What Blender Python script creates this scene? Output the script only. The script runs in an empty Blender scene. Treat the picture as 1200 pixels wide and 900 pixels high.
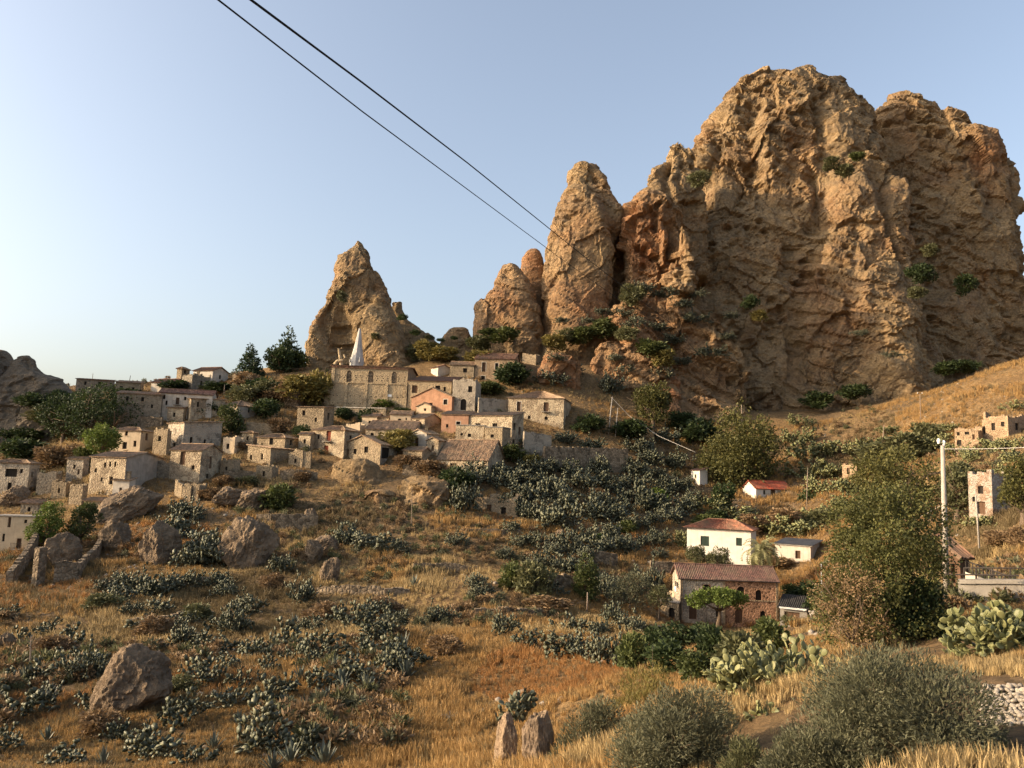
import bpy, bmesh, math, random
import numpy as np
from mathutils import Vector, Matrix
from mathutils.bvhtree import BVHTree
random.seed(7); rng = np.random.default_rng(7)
sc = bpy.context.scene; col = sc.collection
R = math.radians
# ---------------------------------------------------------------- camera
FPX, PITCH, ROLL = 920.0, R(7.0), R(2.0)
cF = np.array([0, math.cos(PITCH), math.sin(PITCH)]); r0 = np.array([1., 0, 0]); u0 = np.array([0, -math.sin(PITCH), math.cos(PITCH)])
cR = math.cos(ROLL)*r0 + math.sin(ROLL)*u0; cU = -math.sin(ROLL)*r0 + math.cos(ROLL)*u0
cam = bpy.data.cameras.new('camera'); cam.lens = 36*FPX/1200; cam.sensor_width = 36; cam.clip_start = .1; cam.clip_end = 20000
camo = bpy.data.objects.new('camera', cam); col.objects.link(camo); sc.camera = camo
camo.matrix_world = Matrix((tuple(cR)+(0,), tuple(cU)+(0,), tuple(-cF)+(0,), (0, 0, 0, 1))).transposed()
# ---------------------------------------------------------------- sky, sun, exposure
SUN_EL, SUN_AZ = R(19.0), R(8.0)       # SUN_AZ: how far behind the camera the sun stands, from straight left
S = np.array([-math.cos(SUN_EL)*math.cos(SUN_AZ), -math.cos(SUN_EL)*math.sin(SUN_AZ), math.sin(SUN_EL)])
w = bpy.data.worlds.new('World'); sc.world = w; w.use_nodes = True
nt = w.node_tree; sky = nt.nodes.new('ShaderNodeTexSky'); sky.sky_type = 'NISHITA'; sky.sun_disc = False
sky.sun_elevation = SUN_EL; sky.sun_rotation = math.atan2(S[0], S[1]); sky.altitude = 200
sky.air_density = 1.0; sky.dust_density = 5.5; sky.ozone_density = 1.0
hs = nt.nodes.new('ShaderNodeHueSaturation'); hs.inputs['Saturation'].default_value = .78; hs.inputs['Value'].default_value = 1.0; nt.links.new(sky.outputs[0], hs.inputs['Color']); nt.links.new(hs.outputs[0], nt.nodes['Background'].inputs[0]); nt.nodes['Background'].inputs[1].default_value = .15
sl = bpy.data.lights.new('sun', 'SUN'); sl.energy = 3.5; sl.angle = R(.53); sl.color = (1, .74, .46)
so = bpy.data.objects.new('sun', sl); col.objects.link(so); so.rotation_euler = Vector(-S).to_track_quat('-Z', 'Y').to_euler()
sc.view_settings.view_transform = 'Standard'; sc.view_settings.look = 'None'; sc.view_settings.exposure = 1.08; sc.view_settings.gamma = 1
sc.cycles.max_bounces = 5; sc.cycles.diffuse_bounces = 3; sc.cycles.transparent_max_bounces = 6

def ray(u, v): return cF + (u-600)/FPX*cR + (450-v)/FPX*cU
def P(u, v, d): r = ray(u, v); return r*(d/r[1])
def proj(p): return 600+FPX*(p@cR)/(p@cF), 450-FPX*(p@cU)/(p@cF)
# ---------------------------------------------------------------- noise
def _h(i, j, k, s=0):
    h = (i*374761393 + j*668265263 + k*1274126177 + s*974711) & 0xffffffff
    h = ((h ^ (h >> 13))*1274126177) & 0xffffffff
    h = ((h ^ (h >> 15))*2246822519) & 0xffffffff
    return ((h ^ (h >> 16)) & 0xffffff)/0xffffff
def vn(p, s=0):
    i = np.floor(p).astype(np.int64); f = p-i; f = f*f*(3-2*f); o = 0
    for a in (0, 1):
        wa = f[:, 0] if a else 1-f[:, 0]
        for b in (0, 1):
            wb = f[:, 1] if b else 1-f[:, 1]
            for c in (0, 1):
                o = o+wa*wb*(f[:, 2] if c else 1-f[:, 2])*_h(i[:, 0]+a, i[:, 1]+b, i[:, 2]+c, s)
    return o*2-1
def fbm(p, n=4, s=0, g=.5):
    o = 0; a = 1; t = 0
    for k in range(n): o = o+a*vn(p*2**k+k*17.3, s+k); t += a; a *= g
    return o/t
def ridged(p, n=4, s=0):
    o = 0; a = 1; t = 0
    for k in range(n): o = o+a*(1-2*np.abs(vn(p*2**k+k*9.1, s+k))); t += a; a *= .5
    return o/t
def worley(p, s=0):
    i = np.floor(p).astype(np.int64); d1 = np.full(len(p), 9.)
    d2 = d1.copy()
    for a in (-1, 0, 1):
        for b in (-1, 0, 1):
            for c in (-1, 0, 1):
                I, J, K = i[:, 0]+a, i[:, 1]+b, i[:, 2]+c
                q = np.stack([I+_h(I, J, K, s), J+_h(I, J, K, s+1), K+_h(I, J, K, s+2)], 1)-p
                d = np.sqrt((q*q).sum(1)); n = d < d1
                d2 = np.where(n, d1, np.minimum(d2, d)); d1 = np.where(n, d, d1)
    return d1, d2
def sst(a, b, x): t = np.clip((x-a)/(b-a), 0, 1); return t*t*(3-2*t)
# ---------------------------------------------------------------- mesh helpers
def link(o, parent=None):
    col.objects.link(o)
    if parent is not None: o.parent = parent
    return o
def mesh(name, V, F, mats=(), smooth=False, midx=None):
    me = bpy.data.meshes.new(name)
    V = np.asarray(V, np.float32)
    if isinstance(F, np.ndarray):
        n, k = F.shape; me.vertices.add(len(V)); me.vertices.foreach_set('co', V.ravel())
        me.loops.add(n*k); me.loops.foreach_set('vertex_index', F.astype(np.int32).ravel())
        me.polygons.add(n); me.polygons.foreach_set('loop_start', np.arange(0, n*k, k, dtype=np.int32))
        me.update(calc_edges=True)
    else: me.from_pydata([tuple(map(float, q)) for q in V], [], [tuple(int(i) for i in f) for f in F])
    for m in mats: me.materials.append(M[m] if isinstance(m, str) else m)
    if midx is not None: me.polygons.foreach_set('material_index', np.asarray(midx, np.int32))
    if smooth: me.polygons.foreach_set('use_smooth', np.ones(len(me.polygons), bool))
    me.update(); return me
def attr(me, name, a):
    at = me.attributes.new(name, 'FLOAT', 'POINT'); at.data.foreach_set('value', np.asarray(a, np.float32))
LABELS = {}
def tag(o, label, cat=None, group=None, kind=None):
    o['label'] = label
    if cat: o['category'] = cat
    if group: o['group'] = group
    if kind: o['kind'] = kind
    return o
def thing(name, loc, label, cat, group=None):
    o = bpy.data.objects.new(name, None); o.empty_display_size = .2; o.location = tuple(loc); link(o); return tag(o, label, cat, group)
def obj(name, me, parent=None, loc=None):
    o = bpy.data.objects.new(name, me); link(o, parent)
    if loc is not None: o.location = tuple(loc)
    return o
class MB:
    def __init__(s): s.V = []; s.F = []; s.m = []
    def poly(s, pts, m=0):
        n = len(s.V); s.V += [tuple(map(float, p)) for p in pts]; s.F.append(tuple(range(n, n+len(pts)))); s.m.append(m)
    def box(s, o, ax, ay, az, m=0):      # corner o and three edge vectors
        o, ax, ay, az = map(np.asarray, (o, ax, ay, az)); n = len(s.V)
        for k in range(8): s.V.append(tuple(o+(k & 1)*ax+(k >> 1 & 1)*ay+(k >> 2)*az))
        for f in ((0, 2, 3, 1), (4, 5, 7, 6), (0, 1, 5, 4), (2, 6, 7, 3), (0, 4, 6, 2), (1, 3, 7, 5)): s.F.append(tuple(n+i for i in f)); s.m.append(m)
    def cbox(s, c, sx, sy, sz, m=0): s.box((c[0]-sx/2, c[1]-sy/2, c[2]), (sx, 0, 0), (0, sy, 0), (0, 0, sz), m)
    def tube(s, pts, rad, n=6, m=0):
        pts = [np.asarray(p, float) for p in pts]; b = len(s.V)
        for k, p in enumerate(pts):
            t = pts[min(k+1, len(pts)-1)]-pts[max(k-1, 0)]; t = t/(np.linalg.norm(t)+1e-9)
            x = np.cross(t, (0, 0, 1.) if abs(t[2]) < .9 else (1., 0, 0)); x /= np.linalg.norm(x); y = np.cross(t, x)
            r = rad[k] if hasattr(rad, '__len__') else rad
            for j in range(n): a = 2*math.pi*j/n; s.V.append(tuple(p+r*(math.cos(a)*x+math.sin(a)*y)))
        for k in range(len(pts)-1):
            for j in range(n):
                q = (j+1) % n; s.F.append((b+k*n+j, b+k*n+q, b+(k+1)*n+q, b+(k+1)*n+j)); s.m.append(m)
        s.F.append(tuple(b+j for j in reversed(range(n)))); s.m.append(m)
        e = b+(len(pts)-1)*n; s.F.append(tuple(e+j for j in range(n))); s.m.append(m)
    def mesh(s, name, mats, smooth=False): return mesh(name, s.V, s.F, mats, smooth, s.m)
    def build(s, name, mats, parent=None, smooth=False, loc=None): return obj(name, s.mesh(name, mats if isinstance(mats, (list, tuple)) else [mats], smooth), parent, loc)
# ---------------------------------------------------------------- materials
M = {}
class NT:
    def __init__(s, name):
        m = bpy.data.materials.new(name); m.use_nodes = True; s.m = m; s.t = m.node_tree; M[name] = m
        s.b = s.t.nodes['Principled BSDF']; s.b.inputs['Roughness'].default_value = .9; s.b.inputs['Specular IOR Level'].default_value = .15
    def n(s, typ, **kw):
        k = s.t.nodes.new('ShaderNode'+typ)
        for a, v in kw.items():
            if a[0] == '_': k.inputs[int(a[1:]) if a[1:].isdigit() else a[1:].replace('_', ' ')].default_value = v
            else: setattr(k, a, v)
        return k
    def l(s, a, b): s.t.links.new(a, b)
    def co(s, world=True, scale=(1, 1, 1)):
        g = s.n('NewGeometry').outputs['Position'] if world else s.n('TexCoord').outputs['Object']
        if scale == (1, 1, 1): return g
        mp = s.n('Mapping'); mp.inputs['Scale'].default_value = scale; s.l(g, mp.inputs[0]); return mp.outputs[0]
    def noise(s, c, scale, det=4, rough=.55, dist=0):
        k = s.n('TexNoise', _Scale=scale, _Detail=det, _Roughness=rough, _Distortion=dist); s.l(c, k.inputs['Vector']); return k.outputs['Fac']
    def vor(s, c, scale, feature='F1'):
        k = s.n('TexVoronoi', feature=feature, _Scale=scale); s.l(c, k.inputs['Vector']); return k
    def ramp(s, fac, stops):
        k = s.n('ValToRGB'); e = k.color_ramp.elements
        while len(e) < len(stops): e.new(.5)
        for q, (p, c) in zip(e, stops): q.position = p; q.color = tuple(c)+(1,) if hasattr(c, '__len__') else (c, c, c, 1)
        s.l(fac, k.inputs[0]); return k.outputs[0]
    def mix(s, f, a, b, mode='MIX'):
        k = s.n('Mix', data_type='RGBA', blend_type=mode)
        for sock, x in ((k.inputs[0], f), (k.inputs[6], a), (k.inputs[7], b)):
            if isinstance(x, (int, float)): sock.default_value = x
            elif isinstance(x, tuple): sock.default_value = x+(1,)
            else: s.l(x, sock)
        return k.outputs[2]
    def math(s, op, a, b=0.):
        k = s.n('Math', operation=op)
        for sock, x in ((k.inputs[0], a), (k.inputs[1], b)):
            if isinstance(x, (int, float)): sock.default_value = x
            else: s.l(x, sock)
        return k.outputs[0]
    def bump(s, h, st=.5, dist=.1, prev=None):
        k = s.n('Bump', _Strength=st, _Distance=dist); s.l(h, k.inputs['Height'])
        if prev is not None: s.l(prev, k.inputs['Normal'])
        return k.outputs[0]
    def fin(s, c, normal=None, rough=None):
        if isinstance(c, tuple): s.b.inputs['Base Color'].default_value = c+(1,)
        else: s.l(c, s.b.inputs['Base Color'])
        if normal is not None: s.l(normal, s.b.inputs['Normal'])
        if rough is not None: s.b.inputs['Roughness'].default_value = rough
        return s.m
def sc3(c, k): return tuple(x*k for x in c)
def m_stone(name, c, size=.42, mort=1.25, plaster=None, pf=.5, var=.33):
    t = NT(name); g = t.co(); v = t.vor(g, 1/size); e = t.vor(g, 1/size, 'DISTANCE_TO_EDGE')
    sep = t.n('SeparateColor'); t.l(v.outputs['Color'], sep.inputs[0])
    a = t.ramp(sep.outputs[0], [(0, sc3(c, 1-var)), (.5, c), (1, tuple(min(1, x*(1+var*.7)) for x in c))])
    a = t.mix(t.ramp(e.outputs[0], [(0, 1.), (.07, 0.)]), a, sc3(c, mort)); big = t.noise(g, .35, 5, .6)
    a = t.mix(t.ramp(big, [(.35, .0), (.7, .55)]), a, sc3(c, .45), 'MIX')
    fine = t.noise(g, 5, 3); a = t.mix(.5, a, t.ramp(fine, [(.3, .55), (.7, 1.)]), 'MULTIPLY')
    h = e.outputs[0]
    if plaster:
        f = t.ramp(t.noise(g, .55, 6, .7), [(pf-.03, 0.), (pf+.03, 1.)]); pc = t.mix(t.ramp(t.noise(g, 1.3, 5, .7), [(.3, 0.), (.75, .6)]), plaster, sc3(plaster, .55)); a = t.mix(f, a, pc)
    return t.fin(a, t.bump(t.ramp(h, [(0, 0.), (.25, 1.)]), .9, .08))
def m_plain(name, c, var=.25, s=1., rough=.9, bump=0):
    t = NT(name); g = t.co(); a = t.mix(t.ramp(t.noise(g, s, 6, .65), [(.3, 0.), (.72, 1.)]), sc3(c, 1+var*.4), sc3(c, 1-var))
    st = t.noise(t.co(scale=(1.5, 1.5, .15)), 1.2, 4); a = t.mix(t.ramp(st, [(.52, 0.), (.75, var*1.3)]), a, sc3(c, .4))
    return t.fin(a, t.bump(t.noise(g, s*8, 4), bump, .05) if bump else None, rough)
def m_roof(name, c):
    t = NT(name); g = t.co(); v = t.vor(g, 3.2); sep = t.n('SeparateColor'); t.l(v.outputs['Color'], sep.inputs[0])
    a = t.ramp(sep.outputs[0], [(0, sc3(c, .55)), (.6, c), (1, (min(1, c[0]*1.35), c[1]*1.25, c[2]*1.15))])
    a = t.mix(t.ramp(t.noise(g, .5, 5, .65), [(.45, 0.), (.75, .8)]), a, (.16, .13, .085))
    return t.fin(a, t.bump(t.noise(g, 6, 3), .4, .04))
def m_leaf(name, c1, c2, trans=.25, ns=.5, rough=.65):
    t = NT(name); at = t.n('Attribute', attribute_name='rnd'); oi = t.n('ObjectInfo')
    f = t.math('ADD', t.math('MULTIPLY', at.outputs['Fac'], .65), t.math('MULTIPLY', oi.outputs['Random'], .35))
    a = t.mix(f, c1, c2); a = t.mix(t.ramp(t.noise(t.co(), ns, 3), [(.35, .0), (.7, .5)]), a, sc3(c1, .6))
    t.fin(a, None, rough); t.b.inputs['Specular IOR Level'].default_value = .3
    if trans:
        tr = t.n('BsdfTranslucent'); t.l(a, tr.inputs[0]); mx = t.n('MixShader', _0=trans)
        t.l(t.b.outputs[0], mx.inputs[1]); t.l(tr.outputs[0], mx.inputs[2]); t.l(mx.outputs[0], t.t.nodes['Material Output'].inputs[0])
    return t.m
def m_rock(name='rock', k=None):
    t = NT(name); g = t.co(); red = t.n('Attribute', attribute_name='red').outputs['Fac']; cav = t.n('Attribute', attribute_name='cav').outputs['Fac']
    base = t.ramp(t.noise(g, .09, 8, .68), [(.3, (.17, .118, .066)), (.5, (.30, .207, .108)), (.72, (.40, .285, .155))])
    redc = t.ramp(t.noise(g, .16, 7, .68), [(.3, (.17, .075, .04)), (.55, (.35, .155, .07)), (.75, (.42, .24, .12))])
    a = t.mix(red, base, redc)
    bed = t.noise(t.co(scale=(.35, .35, 1.4)), .5, 6, .7); a = t.mix(t.ramp(bed, [(.45, 0.), (.72, .55)]), a, (.15, .11, .075))
    a = t.mix(t.ramp(t.noise(t.co(scale=(.7, .7, .18)), .6, 6, .7), [(.52, 0.), (.7, .6)]), a, (.17, .14, .10))
    v = t.vor(g, 1.6); sep = t.n('SeparateColor'); t.l(v.outputs['Color'], sep.inputs[0])
    a = t.mix(.45, a, t.ramp(sep.outputs[0], [(0, .45), (.6, .9), (1, 1.25)]), 'MULTIPLY')
    h1 = t.noise(g, .8, 8, .75, .4); h2 = t.vor(g, 1.1).outputs['Distance']; h3 = t.noise(t.co(scale=(1, 1, 2.2)), 2.5, 6, .75)
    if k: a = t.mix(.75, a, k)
    nn = t.bump(h1, .9, 1.0); nn = t.bump(h2, .6, .5, nn); nn = t.bump(h3, .8, .25, nn)
    return t.fin(a, nn, .95)
def m_boulder(name='boulder', k=1.):
    t = NT(name); g = t.co(); a = t.ramp(t.noise(g, .5, 8, .7), [(.3, sc3((.10, .075, .055), k)), (.5, sc3((.19, .138, .09), k)), (.72, sc3((.28, .205, .135), k))])
    v = t.vor(g, 3.5); sep = t.n('SeparateColor'); t.l(v.outputs['Color'], sep.inputs[0])
    a = t.mix(.4, a, t.ramp(sep.outputs[0], [(0, .5), (.6, .9), (1, 1.3)]), 'MULTIPLY')
    nn = t.bump(t.noise(g, 2.5, 8, .75), .9, .35); nn = t.bump(v.outputs['Distance'], .5, .15, nn)
    return t.fin(a, nn, .95)
def m_ground():
    t = NT('ground'); g = t.co(); z = t.n('Attribute', attribute_name='zone').outputs['Fac']; sl = t.n('Attribute', attribute_name='steep').outputs['Fac']
    gold = t.ramp(t.noise(g, .25, 8, .7), [(.3, (.16, .093, .042)), (.5, (.28, .172, .075)), (.7, (.38, .25, .11))])
    soil = t.ramp(t.noise(g, .4, 8, .7), [(.3, (.075, .052, .03)), (.5, (.145, .10, .058)), (.75, (.23, .165, .10))])
    a = t.mix(z, soil, gold); a = t.mix(t.ramp(t.noise(g, 3.5, 5, .7), [(.35, .65), (.65, 1.)]), sc3((.13, .085, .04), 1.), a)
    rk = t.ramp(t.noise(g, .8, 6, .7), [(.3, (.15, .11, .075)), (.7, (.34, .25, .16))]); a = t.mix(sl, a, rk)
    sp = t.vor(g, 2.6); sq = t.n('SeparateColor'); t.l(sp.outputs['Color'], sq.inputs[0]); a = t.mix(.55, a, t.ramp(sq.outputs[0], [(0, .35), (.55, .95), (1, 1.35)]), 'MULTIPLY')
    a = t.mix(t.ramp(t.noise(g, 1.7, 7, .8), [(.5, 0.), (.62, .75)]), a, (.07, .055, .03)); a = t.mix(t.ramp(t.vor(g, 1.1).outputs['Distance'], [(.0, .8), (.13, 0.)]), a, (.30, .25, .18))
    nn = t.bump(t.noise(g, 1.2, 8, .75), 1., .5); nn = t.bump(sp.outputs['Distance'], .7, .15, nn); nn = t.bump(t.noise(g, 9, 4, .7), .8, .08, nn)
    return t.fin(a, nn, .97)
m_rock(); m_rock('rock_shaded', (.15, .13, .105)); m_boulder(); m_boulder('boulder_pale', 1.7); m_ground()  # grey variant: the left outcrop's shade mixed into the rock colour
m_stone('stone', (.34, .262, .168)); m_stone('stone_grey', (.27, .225, .165)); m_stone('stone_warm', (.36, .255, .16), .38)
m_stone('stone_dry', (.26, .20, .135), .5, .45, None, .5, .6); m_stone('rubble_plaster', (.33, .255, .17), .4, 1.2, (.46, .37, .25), .5)
m_stone('church_stone', (.41, .31, .19), .5, 1.05, (.44, .335, .205), .45, .2); m_stone('brick_stone', (.33, .19, .115), .34, 1.5, None, .5, .6)
m_stone('grey_plaster_stone', (.26, .22, .17), .4, 1.2, (.40, .34, .26), .46); m_stone('tower_wall', (.29, .20, .14), .4, 1.2, (.32, .28, .23), .47)
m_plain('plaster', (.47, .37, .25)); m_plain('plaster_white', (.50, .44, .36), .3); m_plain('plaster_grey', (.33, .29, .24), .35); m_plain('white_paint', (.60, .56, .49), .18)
m_plain('salmon', (.40, .225, .14), .3); m_plain('orange_plaster', (.37, .205, .125), .35); m_plain('concrete', (.27, .245, .21), .3, .8, .9, .3); m_plain('spire_plaster', (.44, .42, .39), .35)
m_roof('tile_old', (.29, .20, .13)); m_roof('tile_red', (.135, .078, .065)); m_roof('tile_villa', (.27, .125, .08)); m_roof('tile_new', (.36, .085, .05)); m_roof('tile_brown', (.21, .12, .08))
m_plain('void', (.025, .02, .016), .3); m_plain('door_red', (.20, .055, .03), .3); m_plain('door_brown', (.11, .065, .04), .3); m_plain('shutter_green', (.03, .045, .035), .2)  # void: near-black, painted for the unlit inside of openings
m_plain('iron', (.05, .042, .036), .3, 3, .6); m_plain('pole_concrete', (.35, .31, .26), .3, 2); m_plain('wood_pole', (.26, .20, .15), .3, 2); m_plain('wire_black', (.015, .015, .015), .1); m_plain('wire_pale', (.40, .37, .33), .1)
m_plain('slate', (.06, .055, .05), .3); m_plain('metal_grey', (.40, .40, .39), .2); m_plain('bark', (.13, .095, .065), .4, 3, .95, .6); m_plain('bark_pale', (.30, .25, .19), .4, 3, .95, .5)
m_plain('sign_white', (.8, .78, .74), .05); m_plain('cobble', (.30, .26, .21), .4, 2., .9, .5)
m_leaf('leaf_dark', (.022, .036, .012), (.06, .085, .025)); m_leaf('leaf_mid', (.045, .06, .016), (.11, .125, .035)); m_leaf('leaf_bright', (.07, .105, .018), (.16, .20, .04))
m_leaf('leaf_olive', (.07, .075, .03), (.17, .165, .075)); m_leaf('leaf_grey', (.06, .064, .034), (.165, .16, .09)); m_leaf('leaf_gold', (.13, .11, .03), (.26, .21, .06)); m_leaf('leaf_dry', (.15, .095, .05), (.30, .20, .10))
m_leaf('leaf_euca', (.05, .055, .014), (.135, .122, .033)); m_leaf('leaf_carob', (.045, .055, .014), (.13, .125, .036)); m_leaf('needle', (.022, .042, .018), (.06, .085, .035))
m_leaf('cactus', (.04, .05, .028), (.165, .165, .105), 0, .3, .5); m_leaf('cactus_pale', (.115, .125, .05), (.27, .26, .115), 0, .3, .5); m_leaf('agave', (.07, .083, .062), (.18, .19, .145), 0, .3, .5)
m_leaf('grass_gold', (.29, .165, .058), (.50, .325, .125), .35, .15); m_leaf('grass_pale', (.34, .24, .105), (.55, .41, .20), .35, .15); m_leaf('grass_red', (.28, .135, .045), (.44, .235, .08), .3, .15); m_leaf('grass_dull', (.125, .092, .043), (.24, .175, .085), .3, .15)
m_leaf('leaf_palm', (.15, .15, .06), (.33, .30, .15), .2)
# ---------------------------------------------------------------- terrain
CP = '''-60 900 38,0 900 40,200 900 40,400 900 40,600 900 37,750 900 27,850 900 20,950 900 17,1100 900 14,1260 900 12
0 850 48,200 850 48,400 850 47,600 850 46,720 850 37,1200 860 18
-60 800 57,0 800 58,200 800 58,400 800 57,600 800 57,720 800 48,830 810 34,900 800 31,1000 795 28,1100 790 24,1260 800 20
0 750 72,200 750 72,400 750 72,600 750 72,720 755 68,800 752 80,850 755 78,960 775 38,987 753 52,1050 762 37,1150 765 30,1260 765 27
0 700 92,200 700 94,400 700 95,600 700 98,700 705 102,780 727 104,850 732 105,912 736 104,960 738 98,1000 735 60,1050 718 50,1130 714 43,1260 714 40
-60 660 108,0 660 112,200 660 110,300 660 112,400 660 114,600 660 118,700 662 122,800 668 125,890 668 127,950 660 124,1110 710 47,1190 710 46,1180 692 54,1250 684 56
0 620 130,200 620 127,300 620 127,400 620 130,500 620 132,600 620 135,700 620 142,800 620 150,900 610 158,980 610 150,1100 620 95,1200 610 80
0 580 148,60 580 146,100 580 143,200 580 142,300 580 144,400 580 148,500 580 149,600 580 155,700 580 162,800 580 170,900 580 174,1000 575 158,1100 580 120,1160 605 95,1220 570 98
0 550 165,130 550 153,230 552 152,300 550 156,400 550 159,500 550 160,600 550 165,700 550 176,800 550 184,900 550 190,1000 550 178,1100 550 148,1200 540 125
0 520 185,80 520 178,150 520 168,250 520 170,350 520 168,420 520 170,530 520 172,600 520 176,700 520 186,800 520 199,900 520 206,1000 515 195,1100 520 162,1200 520 138
0 490 200,100 490 198,200 490 181,300 490 184,380 497 190,400 500 184,450 498 189,500 490 186,600 490 189,700 490 196,800 495 212,900 495 215,1000 495 208,1080 492 176,1200 490 152
0 465 215,100 465 214,200 462 202,300 462 201,350 465 200,400 475 197,500 468 201,600 462 206,700 462 213,1130 465 174,1230 455 165
90 450 222,150 448 222,230 440 226,300 440 218,340 425 230,1150 449 178,1200 430 178,1300 395 178
420 440 215,480 425 232,520 415 238,560 415 236,600 425 222,640 425 222,700 430 222'''
cp = []
for line in CP.split('\n'):
    for e in line.split(','): u, v, d = map(float, e.split()); cp.append(P(u, v, d))
for x, y, z in [(0, 0, -1.8), (-8, 8, -5), (8, 8, -3.4), (0, 12, -6.5), (-15, 20, -11), (-40, 20, -14), (-40, 0, -8), (40, 0, -2), (30, 15, -3), (0, -40, 4), (-40, -40, 3), (40, -40, 5), (-90, 40, -14), (-140, 100, -12), (-190, 180, 0), (-220, 260, 0),
                (-130, 280, 2), (-60, 290, 10), (0, 300, 15), (60, 320, 15), (140, 340, 15), (220, 320, 20), (230, 200, 40), (150, 150, 22), (110, 60, 4), (80, 20, 0), (-300, 50, -20), (300, 60, 20), (0, 400, 0), (-200, 380, -10), (250, 420, 0), (-300, -80, -10), (300, -100, 10)]: cp.append(np.array([x, y, z], float))
cp = np.array(cp); CX = cp[:, :2]; _K = np.sqrt(((CX[:, None]-CX[None])**2).sum(2)+9.0); n = len(cp)
_A = np.zeros((n+1, n+1)); _A[:n, :n] = -_K+np.eye(n)*.8; _A[:n, n] = 1; _A[n, :n] = 1
_w = np.linalg.solve(_A, np.append(cp[:, 2], 0))
def height(xy):
    xy = np.atleast_2d(xy).astype(float); o = np.empty(len(xy))
    for k in range(0, len(xy), 20000):
        q = xy[k:k+20000]; o[k:k+20000] = -np.sqrt(((q[:, None]-CX[None])**2).sum(2)+9.0)@_w[:n]+_w[n]
    d = np.hypot(xy[:, 0], xy[:, 1]); far = sst(330, 700, d); o = o*(1-far)+far*(-25+18*fbm(np.c_[xy/400, xy[:, 0]*0], 3, 5))
    q3 = np.c_[xy, np.zeros(len(xy))]
    tw = sst(60, 85, d)*(1-sst(170, 200, d))*.6; st = 2.3; wq = .35*vn(q3/14, 3)
    q = o/st+wq; f = q-np.floor(q); o = o+tw*st*((np.floor(q)+sst(.35, .95, f))-q)
    a = sst(8, 30, d); o = o+a*(.45*fbm(q3/7, 4, 11)+.10*fbm(q3/1.3, 2, 12)*(1-sst(60, 140, d)))
    return o
def ground(u, v, d0=9., d1=420.):
    r = ray(u, v); ds = np.geomspace(d0, d1, 700); p = r[None]*(ds/r[1])[:, None]; z = height(p[:, :2])
    k = np.nonzero(p[:, 2] < z)[0]
    if not len(k): return P(u, v, 225.)
    k = max(k[0], 1); a, b = ds[k-1], ds[k]
    for _ in range(3):
        dd = np.linspace(a, b, 12); p = r[None]*(dd/r[1])[:, None]; z = height(p[:, :2]); j = np.nonzero(p[:, 2] < z)[0]
        j = max(j[0] if len(j) else 11, 1); a, b = dd[j-1], dd[j]
    p = r*(b/r[1]); p[2] = height(p[:2])[0]; return p
def zat(x, y): return height([[x, y]])[0]
az = np.concatenate([np.linspace(-180, -44, 60)[:-1], np.linspace(-44, 44, 470), np.linspace(44, 180, 60)[1:]]); az = np.radians(az)
rr = np.concatenate([[.5, 2, 4], np.geomspace(6, 340, 380), np.geomspace(360, 9000, 40)])
A_, R_ = np.meshgrid(az, rr); XY = np.c_[(R_*np.sin(A_)).ravel(), (R_*np.cos(A_)).ravel()]; Z = height(XY)
na, nr = len(az), len(rr); I = np.arange(na*nr).reshape(nr, na)
F = np.stack([I[:-1, :-1], I[:-1, 1:], I[1:, 1:], I[1:, :-1]], 2).reshape(-1, 4)
me = mesh('terrain', np.c_[XY, Z], F, ['ground'], True)
q3 = np.c_[XY, Z*0]
gz = np.abs(np.gradient(Z.reshape(nr, na), axis=0)/np.gradient(R_, axis=0)).ravel()
attr(me, 'zone', np.clip(.55+1.1*fbm(q3/22, 4, 31)+.5*sst(90, 60, np.hypot(*XY.T))*0, 0, 1)); attr(me, 'steep', sst(.9, 1.6, gz)*sst(-.2, .3, fbm(q3/9, 3, 33)))
terrain = obj('terrain', me); tag(terrain, 'dry golden hillside falling from the village into the valley', None, None, 'structure')
# ---------------------------------------------------------------- crags: stacked outlines with their own depth, fused and weathered
def loft(rows, d, b=.8, bmax=30, n=26, sq=2.6, lean=0.):
    rings = []
    for k, row in enumerate(rows):
        v, ul, ur = row[:3]; dd = d+(row[3] if len(row) > 3 else 0)-lean*(v-rows[0][0])/100
        L, Rr = P(ul, v, dd), P(ur, v, dd); c = (L+Rr)/2; a = np.linalg.norm(Rr-L)/2; bb = min(a*b+1.0, bmax)
        ax = (Rr-L)/np.linalg.norm(Rr-L); ay = np.array([-ax[1], ax[0], 0]); ay /= np.linalg.norm(ay); ring = []
        for j in range(n):
            t = 2*math.pi*j/n; ct, st = math.cos(t), math.sin(t); ring.append(c+ax*a*np.sign(ct)*abs(ct)**(2/sq)+ay*bb*np.sign(st)*abs(st)**(2/sq))
        rings.append(ring)
    V = [p for r in rings for p in r]; Fs = []
    for k in range(len(rings)-1):
        for j in range(n): q = (j+1) % n; Fs.append((k*n+j, (k+1)*n+j, (k+1)*n+q, k*n+q))
    Fs.append(tuple(range(n))); Fs.append(tuple((len(rings)-1)*n+j for j in reversed(range(n)))); return V, Fs
def fuse(name, lofts, voxel, mats, smooth=3):
    V = []; Fs = []
    for lv, lf in lofts: b = len(V); V += lv; Fs += [tuple(i+b for i in f) for f in lf]
    o = obj('tmp', mesh('tmp', V, Fs)); m = o.modifiers.new('r', 'REMESH'); m.mode = 'VOXEL'; m.voxel_size = voxel
    s = o.modifiers.new('s', 'SMOOTH'); s.iterations = smooth; s.factor = .6
    dg = bpy.context.evaluated_depsgraph_get(); em = bpy.data.meshes.new_from_object(o.evaluated_get(dg)); bpy.data.objects.remove(o)
    em.name = name; em.materials.clear()
    for k in mats: em.materials.append(M[k])
    return em
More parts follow.
